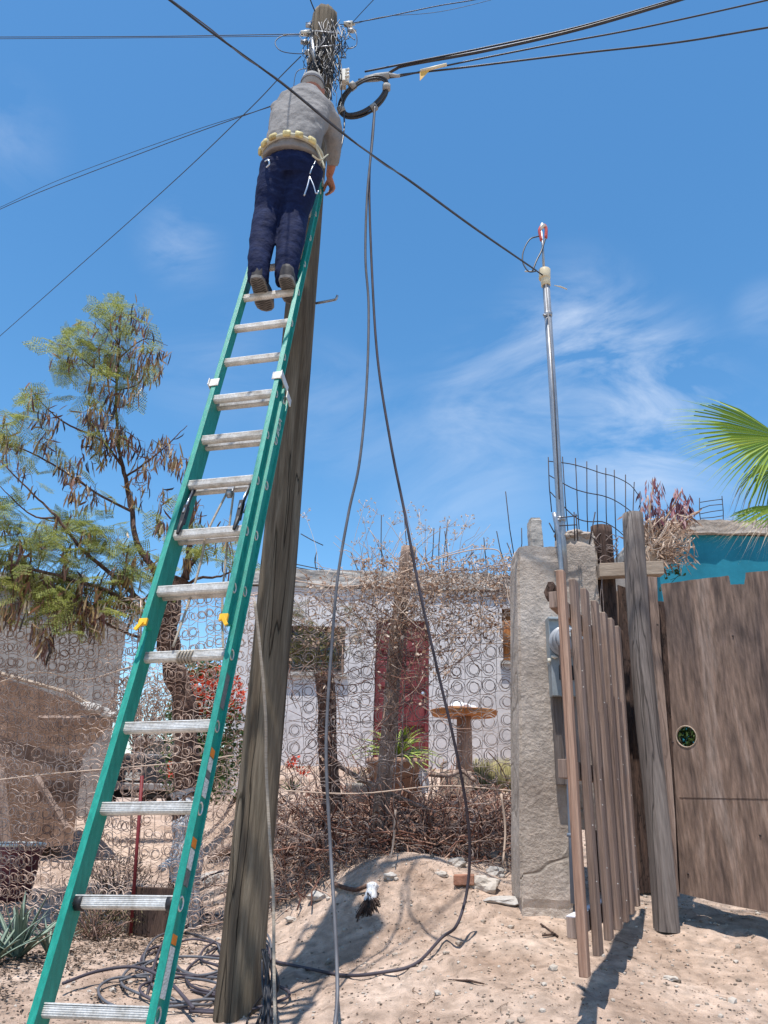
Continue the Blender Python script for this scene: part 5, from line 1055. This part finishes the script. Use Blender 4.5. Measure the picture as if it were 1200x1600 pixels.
mb = MB(); random.seed(6)
for _ in range(1500):
    g = G(U(738, 812), U(8.9, 9.4)); h = U(.12, .34); mb.tube([g, g + Vector((U(-.05, .05), U(-.05, .05), h))], [.004, .0015], 3)
tag(build(mb, 'dry_grass', 'drygrass'), kind='stuff')
mb = MB(); g = GP(668, 1228); mb.prism([P(652, 1195, 7.6), P(668, 1205, 7.6), P(672, 1238, 7.6), P(660, 1240, 7.6), P(654, 1215, 7.6)], (0, .04, 0)); tag(build(mb, 'broken_slab', 'white_paint'), 'broken white slab leaning on the yard edge right of the planter', 'slab')
mb = MB(); mb.tube(spline(pix([(655, 1208, 7.7), (700, 1212, 7.65), (722, 1205, 7.7), (742, 1220, 7.6)]), 5), .022, 7); mb.tube(spline(pix([(690, 1212, 7.66), (690, 1195, 7.7), (700, 1190, 7.7)]), 5), .012, 6); tag(build(mb, 'driftwood', 'wood_brown'), 'twisted branch lying on the sand below the round table', 'branch')
mb = MB(); mb.box(G(712, 8.3) + Vector((0, 0, .12)), ax=(X, Yx, upv), dims=(.3, .3, .24)); tag(build(mb, 'crate', 'wood_pale', bevel=.01), 'low pinkish box beside the table leg', 'crate')

# white house
def wallbox(mb, x0, x1, y0, y1, z0, z1): mb.box(((x0 + x1) / 2, (y0 + y1) / 2, (z0 + z1) / 2), dims=(x1 - x0, y1 - y0, z1 - z0))
hx0, hx1 = P(366, 1000, HF).x, P(838, 1000, HF).x; hz0 = gh(0, 11) - .4; hz1 = P(600, 893, HF).z
house = thing('white_house', 'low off-white house with a maroon door behind the spring fence', 'house', Vector(((hx0 + hx1) / 2, HF, hz0)))
def rect(px0, py0, px1, py1): a, b = P(px0, py0, HF), P(px1, py1, HF); return min(a.x, b.x), max(a.x, b.x), min(a.z, b.z), max(a.z, b.z)
ops = [rect(446, 977, 537, 1052), rect(588, 968, 670, 1200), rect(784, 951, 806, 1033)]
ops[1] = (ops[1][0], ops[1][1], gh(0, 11) - .02, ops[1][3])
xsn = sorted({hx0, hx1, *[o[0] for o in ops], *[o[1] for o in ops]}); zsn = sorted({hz0, hz1 - .28, *[o[2] for o in ops], *[o[3] for o in ops]})
mb = MB(); 
for i in range(len(xsn) - 1):
    zc = hz0
    inside = [o for o in ops if o[0] <= xsn[i] + 1e-6 and xsn[i + 1] <= o[1] + 1e-6]
    segs = []
    if inside: o = inside[0]; segs = [(hz0, o[2]), (o[3], hz1 - .28)]
    else: segs = [(hz0, hz1 - .28)]
    for a, b in segs: mb.add([(xsn[i], HF, a), (xsn[i + 1], HF, a), (xsn[i + 1], HF, b), (xsn[i], HF, b)], [(0, 1, 2, 3)])
for o in ops:
    for (a, b, c_, d_) in (((o[0], o[2]), (o[0], o[3]), 0, 0), ((o[1], o[2]), (o[1], o[3]), 0, 0), ((o[0], o[2]), (o[1], o[2]), 0, 0), ((o[0], o[3]), (o[1], o[3]), 0, 0)):
        mb.add([(a[0], HF, a[1]), (b[0], HF, b[1]), (b[0], HF + .18, b[1]), (a[0], HF + .18, a[1])], [(0, 1, 2, 3)])
mb.add([(hx0, HF, hz0), (hx0, HF + 5, hz0), (hx0, HF + 5, hz1 - .28), (hx0, HF, hz1 - .28)], [(0, 1, 2, 3)]); mb.add([(hx1, HF, hz0), (hx1, HF + 5, hz0), (hx1, HF + 5, hz1 - .28), (hx1, HF, hz1 - .28)], [(0, 1, 2, 3)])
mb.add([(hx0, HF + 5, hz0), (hx1, HF + 5, hz0), (hx1, HF + 5, hz1 - .28), (hx0, HF + 5, hz1 - .28)], [(0, 1, 2, 3)])
build(mb, 'wall', 'white_wall', house)
rough_block(Vector(((hx0 + hx1) / 2, HF + 2.48, hz1 - .14)), (rt, fwd, upv), (hx1 - hx0 + .04, 5.06, .28), 'roof_slab', 'conc_pale', house, res=.14, amp=.03, top=.05)
o = ops[1]; mb = MB(); mb.box(((o[0] + o[1]) / 2, HF + .09, (o[2] + o[3]) / 2), dims=(o[1] - o[0], .05, o[3] - o[2])); dr = build(mb, 'door', 'maroon', house)
mb = MB(); w2 = (o[1] - o[0]) / 2
for i in range(2):
    for j in range(4): mb.box((o[0] + w2 * (i + .5), HF + .055, o[2] + (o[3] - o[2]) * (j + .5) / 4), dims=(w2 * .7, .03, (o[3] - o[2]) / 4 * .72))
build(mb, 'door_panel', 'maroon', dr, bevel=.012)
mb = MB(); mb.rock((o[1] - .08, HF + .02, (o[2] + o[3]) / 2), .03, (1, 1, 1), 2, 1); build(mb, 'handle', 'steel', dr)
for o, gl in ((ops[0], 'glass'), (ops[2], 'glass')):
    mb = MB(); w_, h_ = o[1] - o[0], o[3] - o[2]; cx, cz = (o[0] + o[1]) / 2, (o[2] + o[3]) / 2
    for dx, dz, ww, hh in ((0, h_ / 2 - .025, w_, .05), (0, -h_ / 2 + .025, w_, .05), (-w_ / 2 + .025, 0, .05, h_ - .1), (w_ / 2 - .025, 0, .05, h_ - .1), (0, 0, .035, h_ - .1)): mb.box((cx + dx, HF + .12, cz + dz), dims=(ww, .05, hh))
    wf = build(mb, 'window', 'wood_brown', house); mb = MB(); mb.box((cx, HF + .15, cz), dims=(w_, .01, h_)); build(mb, 'pane', gl, wf)
    mb = MB()
    for k in range(1, 9): mb.tube([(o[0] + w_ * k / 9, HF + .05, o[2]), (o[0] + w_ * k / 9, HF + .05, o[3])], .009, 5)
    for k in range(1, 3): mb.tube([(o[0], HF + .05, o[2] + h_ * k / 3), (o[1], HF + .05, o[2] + h_ * k / 3)], .009, 5)
    build(mb, 'grille', 'rust_table' if o is ops[2] else 'rustfine', wf)
    mb = MB(); mb.box((cx, HF - .02, o[2] - .03), dims=(w_ + .1, .1, .05)); build(mb, 'sill', 'conc_pale', wf)
# dark room behind panes
mb = MB(); mb.box(((hx0 + hx1) / 2, HF + 1.2, hz0 + 1.5), dims=(hx1 - hx0 - .1, 1.8, 2.4)); build(mb, 'interior', 'dark', house)
# rebar on roofs
random.seed(14)
def rebars(parent, lst, fw, r=.007):
    for (x0, y0, x1, y1) in lst:
        mb = MB(); a, b = P(x0, y0, fw), P(x1, y1, fw); mb.tube([a, (a + b) / 2 + rv(.02), b], r, 5); build(mb, 'rebar', 'rustfine', parent)
rebars(house, [(598, 895, 596, 805), (605, 890, 590, 850), (637, 895, 632, 810), (674, 890, 678, 825), (686, 890, 688, 822), (692, 890, 700, 812), (700, 885, 695, 830), (672, 885, 655, 865), (790, 885, 776, 830), (806, 885, 790, 768), (812, 875, 815, 825), (800, 870, 792, 848), (560, 893, 548, 862), (495, 893, 493, 870), (492, 880, 495, 862), (505, 852, 470, 834), (520, 893, 455, 880), (530, 895, 460, 886), (620, 893, 605, 878), (720, 885, 740, 862), (760, 885, 756, 840)], 11.6, .008)
# teal house to the right
TF = 9.6
tx0, tx1 = P(1031, 900, TF).x, P(1560, 900, TF).x; tz1 = P(1100, 836, TF).z; tzt = P(1100, 818, TF).z
teal = thing('teal_house', 'teal painted house with a bare concrete parapet behind the plywood', 'house', Vector((tx0, TF, 1.5)))
mb = MB(); wallbox(mb, tx0, tx1, TF, TF + 5, 1.2, tz1); build(mb, 'wall', 'teal', teal)
rough_block(Vector(((tx0 + tx1) / 2, TF + 2.46, (tz1 + tzt) / 2 + .04)), (Vector((1, 0, .02)).normalized(), fwd, upv), (tx1 - tx0 + .12, 5.1, tzt - tz1 + .03), 'parapet', 'conc', teal, res=.1, amp=.02, top=.03)
rebars(teal, [(1096, 822, 1093, 778), (1130, 818, 1128, 775), (1094, 785, 1129, 780), (1094, 795, 1129, 788), (1094, 803, 1129, 797), (1094, 810, 1129, 806)], 9.75, .006)
# grey block building seen behind the column and posts
mb = MB(); a, b = P(905, 905, 9.8), P(1028, 905, 9.8); wallbox(mb, a.x - .6, b.x - .02, 9.8, 14, 1.2, P(960, 897, 9.8).z); rz = build(mb, 'low_block_building', 'grey_wall'); tag(rz, 'low grey block building between the column and the teal house', 'building')
# leaning wire mesh on that roof
mesh = thing('wire_mesh', 'curved panel of welded wire mesh standing on the roof behind the posts', 'wire mesh', P(920, 890, 9.0))
tp = spline([P(857, 719, 8.9), P(890, 722, 8.9), P(917, 729, 9.0), P(940, 737, 9.1), P(960, 742, 9.2), P(985, 755, 9.3), P(1000, 775, 9.4)], 3); bt = spline([P(862, 800, 8.9), P(900, 860, 8.9), P(920, 870, 9.0), P(942, 865, 9.1), P(964, 880, 9.2), P(980, 900, 9.3), P(998, 900, 9.4)], 3)
mb = MB()
for f_ in (0.02, .3, .62): mb.tube([t * (1 - f_) + b * f_ for t, b in zip(tp, bt)], .007, 4)
build(mb, 'cross_wire', 'rustfine', mesh)
mb = MB()
for k in range(0, len(tp), 2):
    t, b = tp[k], bt[k]; mb.tube([t + (t - b) * .06, (t + b) / 2 + rv(.015), b], .0065, 4)
build(mb, 'upright_wire', 'rustfine', mesh)
ca = thing('rebar_cage', 'small cage of rebar sticking up from the concrete column', 'rebar', P(897, 835, 5.3))
for (x0, y0, x1, y1) in ((868, 845, 866, 800), (898, 845, 897, 800), (903, 845, 900, 803), (866, 810, 902, 806), (868, 822, 902, 820), (866, 832, 858, 817), (921, 850, 930, 800), (924, 838, 934, 848)):
    mb = MB(); mb.tube([P(x0, y0, 5.3), P(x1, y1, 5.3)], .0045, 5); build(mb, 'bar', 'rustfine', ca)
# wires twisted round the posts
mb = MB(); random.seed(17)
for k in range(9):
    y = U(838, 870); pts = [P(925 + U(-3, 5), y + U(-8, 8), 5.4), P(940, y + U(-10, 10), 5.43), P(957, y + U(-8, 8), 5.42), P(966, y + U(-16, 12), 5.45)]; mb.tube(spline(pts, 4), .003, 4)
mb.tube(spline(pix([(941, 905, 5.36), (938, 940, 5.36), (944, 970, 5.36), (938, 870, 5.36)]), 4), .003, 4); mb.tube(spline(pix([(935, 875, 5.36), (944, 868, 5.36), (956, 872, 5.36)]), 4), .004, 4)
tag(build(mb, 'twisted_wire', 'rust'), 'loose rusty wire twisted round the dark round post', 'wire')

# dead plant behind the grey post
random.seed(19); dp = thing('dead_shrub', 'dead shrub of tan stalks and purple-red withered leaves behind the grey post', 'shrub', P(1020, 880, 5.6))
mb, lf, rd = MB(), MB(), MB()
for _ in range(260):
    a = P(1012 + U(-14, 18), 880 + U(-25, 10), 5.6 + U(-.1, .1)); e = P(1022 + U(-48, 65), 838 + U(-35, 45), 5.6 + U(-.2, .2)); mb.tube(spline([a, (a + e) / 2 + rv(.05), e], 3), U(.002, .005), 4)
    d = Vector((U(-.5, .6), U(-.4, .2), U(-1, .2))).normalized(); l = U(.05, .12); lf.leafq(e, d * l, d.cross(rv(1)).normalized() * l * .09)
for _ in range(260):
    e = P(1022 + U(-45, 62), 835 + U(-30, 45), 5.6 + U(-.2, .2)); d = Vector((U(-.5, .6), U(-.4, .2), U(-1, .1))).normalized(); l = U(.04, .1); lf.leafq(e, d * l, d.cross(rv(1)).normalized() * l * .1)
for x, y, s in ((1022, 758, 16), (1012, 785, 18), (1064, 780, 20), (1055, 800, 18), (1072, 800, 14), (1030, 800, 14)):
    a = P(1018, 860, 5.6); e = P(x, y - s * .6, 5.6); mb.tube(spline([a, (a + e) / 2 + rv(.04), e], 4), .006, 5)
    for _ in range(int(s * 2.6)):
        c = P(x + U(-s, s) * .8, y + U(-s, s), 5.6 + U(-.1, .1)); d = Vector((U(-.5, .5), U(-.4, .4), -1)).normalized(); l = U(.06, .12); rd.leafq(c, d * l, d.cross(rv(1)).normalized() * l * .1)
build(mb, 'stalks', 'twig_tan', dp); build(lf, 'dried_leaves', 'dryleaf', dp); build(rd, 'withered_leaves', mat('purple_red_leaves', [(.06, .03, .05), (.28, .1, .12), (.55, .38, .36)], .7, 30, island=1, lo=0, hi=1), dp)
mb = MB(); random.seed(23)
for _ in range(26):
    a = P(1032 + U(-4, 20), 865 + U(0, 60), 5.75); d = Vector((U(.0, 1), U(-.3, .3), U(-.5, .5))).normalized(); mb.tube([a, a + d * .1], .002, 3); c = a + d * .1
    for k in range(3): q = rv(1).normalized() * .03; mb.leafq(c, q, q.cross(rv(1)).normalized() * .01)
tag(build(mb, 'creeper', 'bushgreen'), 'sparse dark green creeper at the corner of the teal house', 'creeper')

# fan palm at the right edge
random.seed(29)
pc = P(1275, 745, 6.2); palm = thing('fan_palm', 'fan palm whose fronds reach in from the right edge', 'palm', Vector((pc.x, pc.y, gh(pc.x, pc.y))))
mb = MB(); mb.tube([Vector((pc.x, pc.y, gh(pc.x, pc.y) - .1)), Vector((pc.x, pc.y, 2.2)), pc], [.2, .16, .15], 14); build(mb, 'trunk', 'bark', palm)
def fan(hub, d, nrm, L, nseg=38, spread=2.6, droop=.25, name='frond', dry=.3):
    d = d.normalized(); nrm = (nrm - nrm.dot(d) * d).normalized(); sd = d.cross(nrm); gmb, tmb = MB(), MB()
    for k in range(nseg):
        a = -spread / 2 + spread * k / (nseg - 1); v = (d * math.cos(a) + sd * math.sin(a)).normalized(); t = v.cross(nrm).normalized(); l = L * (1 - .12 * abs(a) / spread) * U(.92, 1.05); wb = spread / nseg * .52; pleat = nrm * .012 * (1 if k % 2 else -1)
        K = 8; A = []; 
        for i in range(K + 1):
            s = i / K; r_ = l * s; wd = min(wb * r_, wb * l * .5 * max(0, 1 - max(0, s - .42) / .58) ** 1.1 + .001); c = hub + v * r_ - upv * droop * l * s ** 3 * (1 + .8 * abs(math.sin(k * 1.7)) * (s > .6)) - nrm * .04 * s
            A.append((c, wd))
        cut = 6
        vs = []
        for c, wd in A[:cut + 1]: vs += [c - t * wd, c + pleat * (wd / (wb * l)) * 1.5 + nrm * wd * .55, c + t * wd]
        gmb.add(vs, [(i * 3 + q, i * 3 + q + 1, i * 3 + 4 + q, i * 3 + 3 + q) for i in range(cut) for q in (0, 1)])
        vs = []
        dd = random.random() < dry
        for i, (c, wd) in enumerate(A[cut:]): dz_ = upv * (i * .02 if dd else 0); vs += [c - t * wd * (1 - i * .3) - dz_, c + t * wd * (1 - i * .3) - dz_]
        n = len(A) - cut; e = A[-1][0] + v * .08 - upv * (.12 if dd else .03); vs.append(e)
        tmb.add(vs, [(i * 2, i * 2 + 1, i * 2 + 3, i * 2 + 2) for i in range(n - 1)] + [((n - 1) * 2, (n - 1) * 2 + 1, len(vs) - 1)])
    f_ = build(gmb, name, 'palm', palm); build(tmb, 'frond_tips', 'palm_dry' if dry > .25 else 'palm', f_)
    mb = MB(); mb.tube(spline([pc, (pc + hub) / 2 + upv * .08, hub], 4), .014, 6); build(mb, 'leaf_stalk', 'palm', f_)
fan(P(1222, 684, 6.0), Vector((-1, -.1, .10)), Vector((.1, -.85, .45)), 1.02, 46, 2.0, .10, dry=.15)
fan(P(1225, 730, 6.1), Vector((-.9, -.2, -.35)), Vector((.1, -.8, .5)), .55, 20, 1.5, .55, dry=1)
fan(P(1250, 790, 5.8), Vector((-1, -.15, -.16)), Vector((-.1, -.5, .8)), .72, 34, 1.3, .18)
fan(P(1290, 575, 6.2), Vector((-1, 0, .35)), Vector((0, -.8, .5)), .5, 26, 1.8, .1, dry=.2)
fan(P(1330, 640, 6.6), Vector((.6, .2, .6)), Vector((-.5, -.6, .5)), .8, 34, 2.6, .2)
fan(P(1330, 760, 6.6), Vector((.9, .5, 0)), Vector((0, -.6, .7)), .8, 34, 2.6, .3)
# vegetation seen through the plywood hole
bush('shrub', 'green shrub behind the plywood, seen through its round hole', 'shrub', P(1075, 1152, 5.45), (.3, .12, .3), 2600, 'bushgreen', (.03, .07), 20)

# ------------------------------------------------------------------ left background
gw = thing('grey_building', 'plain grey rendered building at the far left behind the tree', 'building', G(60, 15))
a, b = P(-260, 905, 15), P(198, 980, 15); z0 = gh(a.x, 15) - .3
mb = MB(); mb.prism([Vector((a.x, 15, z0)), Vector((b.x, 15, z0)), Vector((b.x, 15, P(198, 975, 15).z)), Vector((P(95, 930, 15).x, 15, P(95, 918, 15).z)), Vector((P(60, 908, 15).x, 15, P(60, 905, 15).z)), Vector((a.x, 15, P(0, 903, 15).z))], (-2.4, 6, 0)); build(mb, 'wall', 'grey_wall', gw)
mb = MB(); mb.box(Vector((P(20, 900, 15).x, 14.95, P(20, 903, 15).z)), dims=(3.0, .3, .12)); build(mb, 'roof_edge', 'conc_pale', gw)
rm = thing('lean_to_shed', 'brown lean-to shed with a sloping roof edge at the left', 'shed', G(40, 9.5))
mb = MB(); zb = gh(-4.5, 9.5) - .2
mb.prism([Vector((P(-300, 1200, 9.5).x, 9.5, zb)), P(118, 1290, 9.5) - Vector((0, 0, .2)), P(130, 1180, 9.5), P(182, 1122, 9.5), P(100, 1090, 9.5), P(0, 1057, 9.5), P(-300, 1000, 9.5)], (-1.15, 2.5, 0)); build(mb, 'wall', 'brown_wall', rm)
for (x0, y0, x1, y1, w__, m__) in ((-200, 1000, 0, 1052, .05, 'wood_pale'), (0, 1052, 105, 1082, .04, 'wood_pale'), (105, 1080, 185, 1128, .05, 'wood_pale'), (60, 1122, 178, 1122, .05, 'wood_brown'), (0, 1200, 10, 1320, .09, 'wood_brown'), (55, 1210, 104, 1292, .07, 'wood_brown')):
    mb = MB(); p0, p1 = P(x0, y0, 9.3), P(x1, y1, 9.3); mb.tube([p0, p1], w__ * .6, 5, smooth=False); build(mb, 'beam', m__, rm)
mb = MB(); random.seed(33)
for k in range(5): mb.rock(P(140 + k * 8, 1104 + k * 3, 9.3), U(.06, .1), (1.2, 1, .6), 2, k)
tag(build(mb, 'roof_stones', 'conc_pale'), 'pale stones weighing down the shed roof edge', 'stones')
# pickup truck seen from behind
TG = G(200, 17); tkr = thing('pickup_truck', 'dark pickup truck parked far behind the fence, seen from the rear', 'truck', TG)
tx, ty, tz = TG; Wd = 1.7
def tb_(name, m, c, dims, parent=tkr, bevel=.03): 
    mb = MB(); mb.box((tx + c[0], ty + c[1], tz + c[2]), dims=dims); return build(mb, name, m, parent, bevel=bevel)
tb_('bed', 'truck', (0, 1.2, .85), (Wd, 2.2, .55)); tb_('tailgate', 'truck', (0, .06, .87), (Wd * .8, .06, .5)); tb_('bumper', 'chrome', (0, -.04, .52), (Wd, .16, .14), bevel=.02)
mb = MB(); mb.prism([(tx - Wd / 2, ty + 2.3, tz + .6), (tx - Wd / 2, ty + 2.3, tz + 1.1), (tx - Wd / 2, ty + 2.5, tz + 1.65), (tx - Wd / 2, ty + 3.6, tz + 1.65), (tx - Wd / 2, ty + 4.1, tz + 1.15), (tx - Wd / 2, ty + 5.1, tz + 1.05), (tx - Wd / 2, ty + 5.2, tz + .55)], (Wd, 0, 0)); cabp = build(mb, 'cab', 'truck', tkr, bevel=.05)
mb = MB(); mb.prism([(tx - Wd * .38, ty + 2.31, tz + 1.15), (tx + Wd * .38, ty + 2.31, tz + 1.15), (tx + Wd * .35, ty + 2.46, tz + 1.57), (tx - Wd * .35, ty + 2.46, tz + 1.57)], (0, -.02, .0)); build(mb, 'rear_window', 'glass', cabp)
for s in (-1, 1):
    tb_('tail_light', 'lamp_red', (s * Wd * .45, .05, .87), (.14, .08, .34), bevel=.01)
    for yy in (.8, 4.1):
        mb = MB(); c = Vector((tx + s * (Wd / 2 - .12), ty + yy, tz + .34)); mb.tube([c - rt * .1, c + rt * .1], .34, 24); w_ = build(mb, 'wheel', 'tyre', tkr, bevel=.02)
        mb = MB(); mb.tube([c + rt * s * .09, c + rt * s * .11], .19, 18); build(mb, 'rim', 'chrome', w_)
tb_('licence_plate', 'lab_white', (0, -.0, .72), (.3, .02, .15), bevel=0); tb_('bed_rail', 'chrome', (0, .1, 1.15), (Wd * .95, .06, .05), bevel=.01); tb_('underbody', 'black', (0, 2.4, .45), (Wd * .85, 4.6, .3))
# hedge things behind the ladder
random.seed(37)
bg_ = thing('bougainvillea', 'bougainvillea with bright red bracts over green, seen between the ladder rails', 'shrub', G(325, 9.5)); mb = MB(); leaf_cloud(mb, P(330, 1085, 9.5), (.42, .3, .38), 1500, .03, .07, .7); build(mb, 'bracts', 'bracts', bg_)
mb = MB(); leaf_cloud(mb, P(318, 1050, 9.55), (.3, .25, .16), 700, .03, .07, .6); leaf_cloud(mb, P(318, 1130, 9.5), (.5, .3, .45), 2200, .03, .07, .6); leaf_cloud(mb, P(325, 1195, 9.5), (.6, .3, .45), 1800, .03, .07, .6); build(mb, 'leaves', 'bushgreen', bg_)
bush('dry_hedge', 'dry brown hedge left of the tree trunk, behind the fence', 'hedge', P(225, 1110, 11), (.55, .3, .55), 2600, 'dryleaf', (.03, .08), 60)
bush('shrub', 'dark olive shrub beside the parked truck', 'shrub', P(318, 1190, 11), (.4, .3, .5), 1500, 'shrub', (.03, .09), 60)
mb = MB()
for k in range(6000):
    x = U(-60, 30); y = U(45, 75); h = gh(x, y); mb.leafq(Vector((x, y, h + U(0, 2.2))), rv(1).normalized() * U(.3, .8), rv(1).normalized() * .2)
tag(build(mb, 'distant_scrub', 'shrub', loc=(0, 0, 0)), kind='stuff')
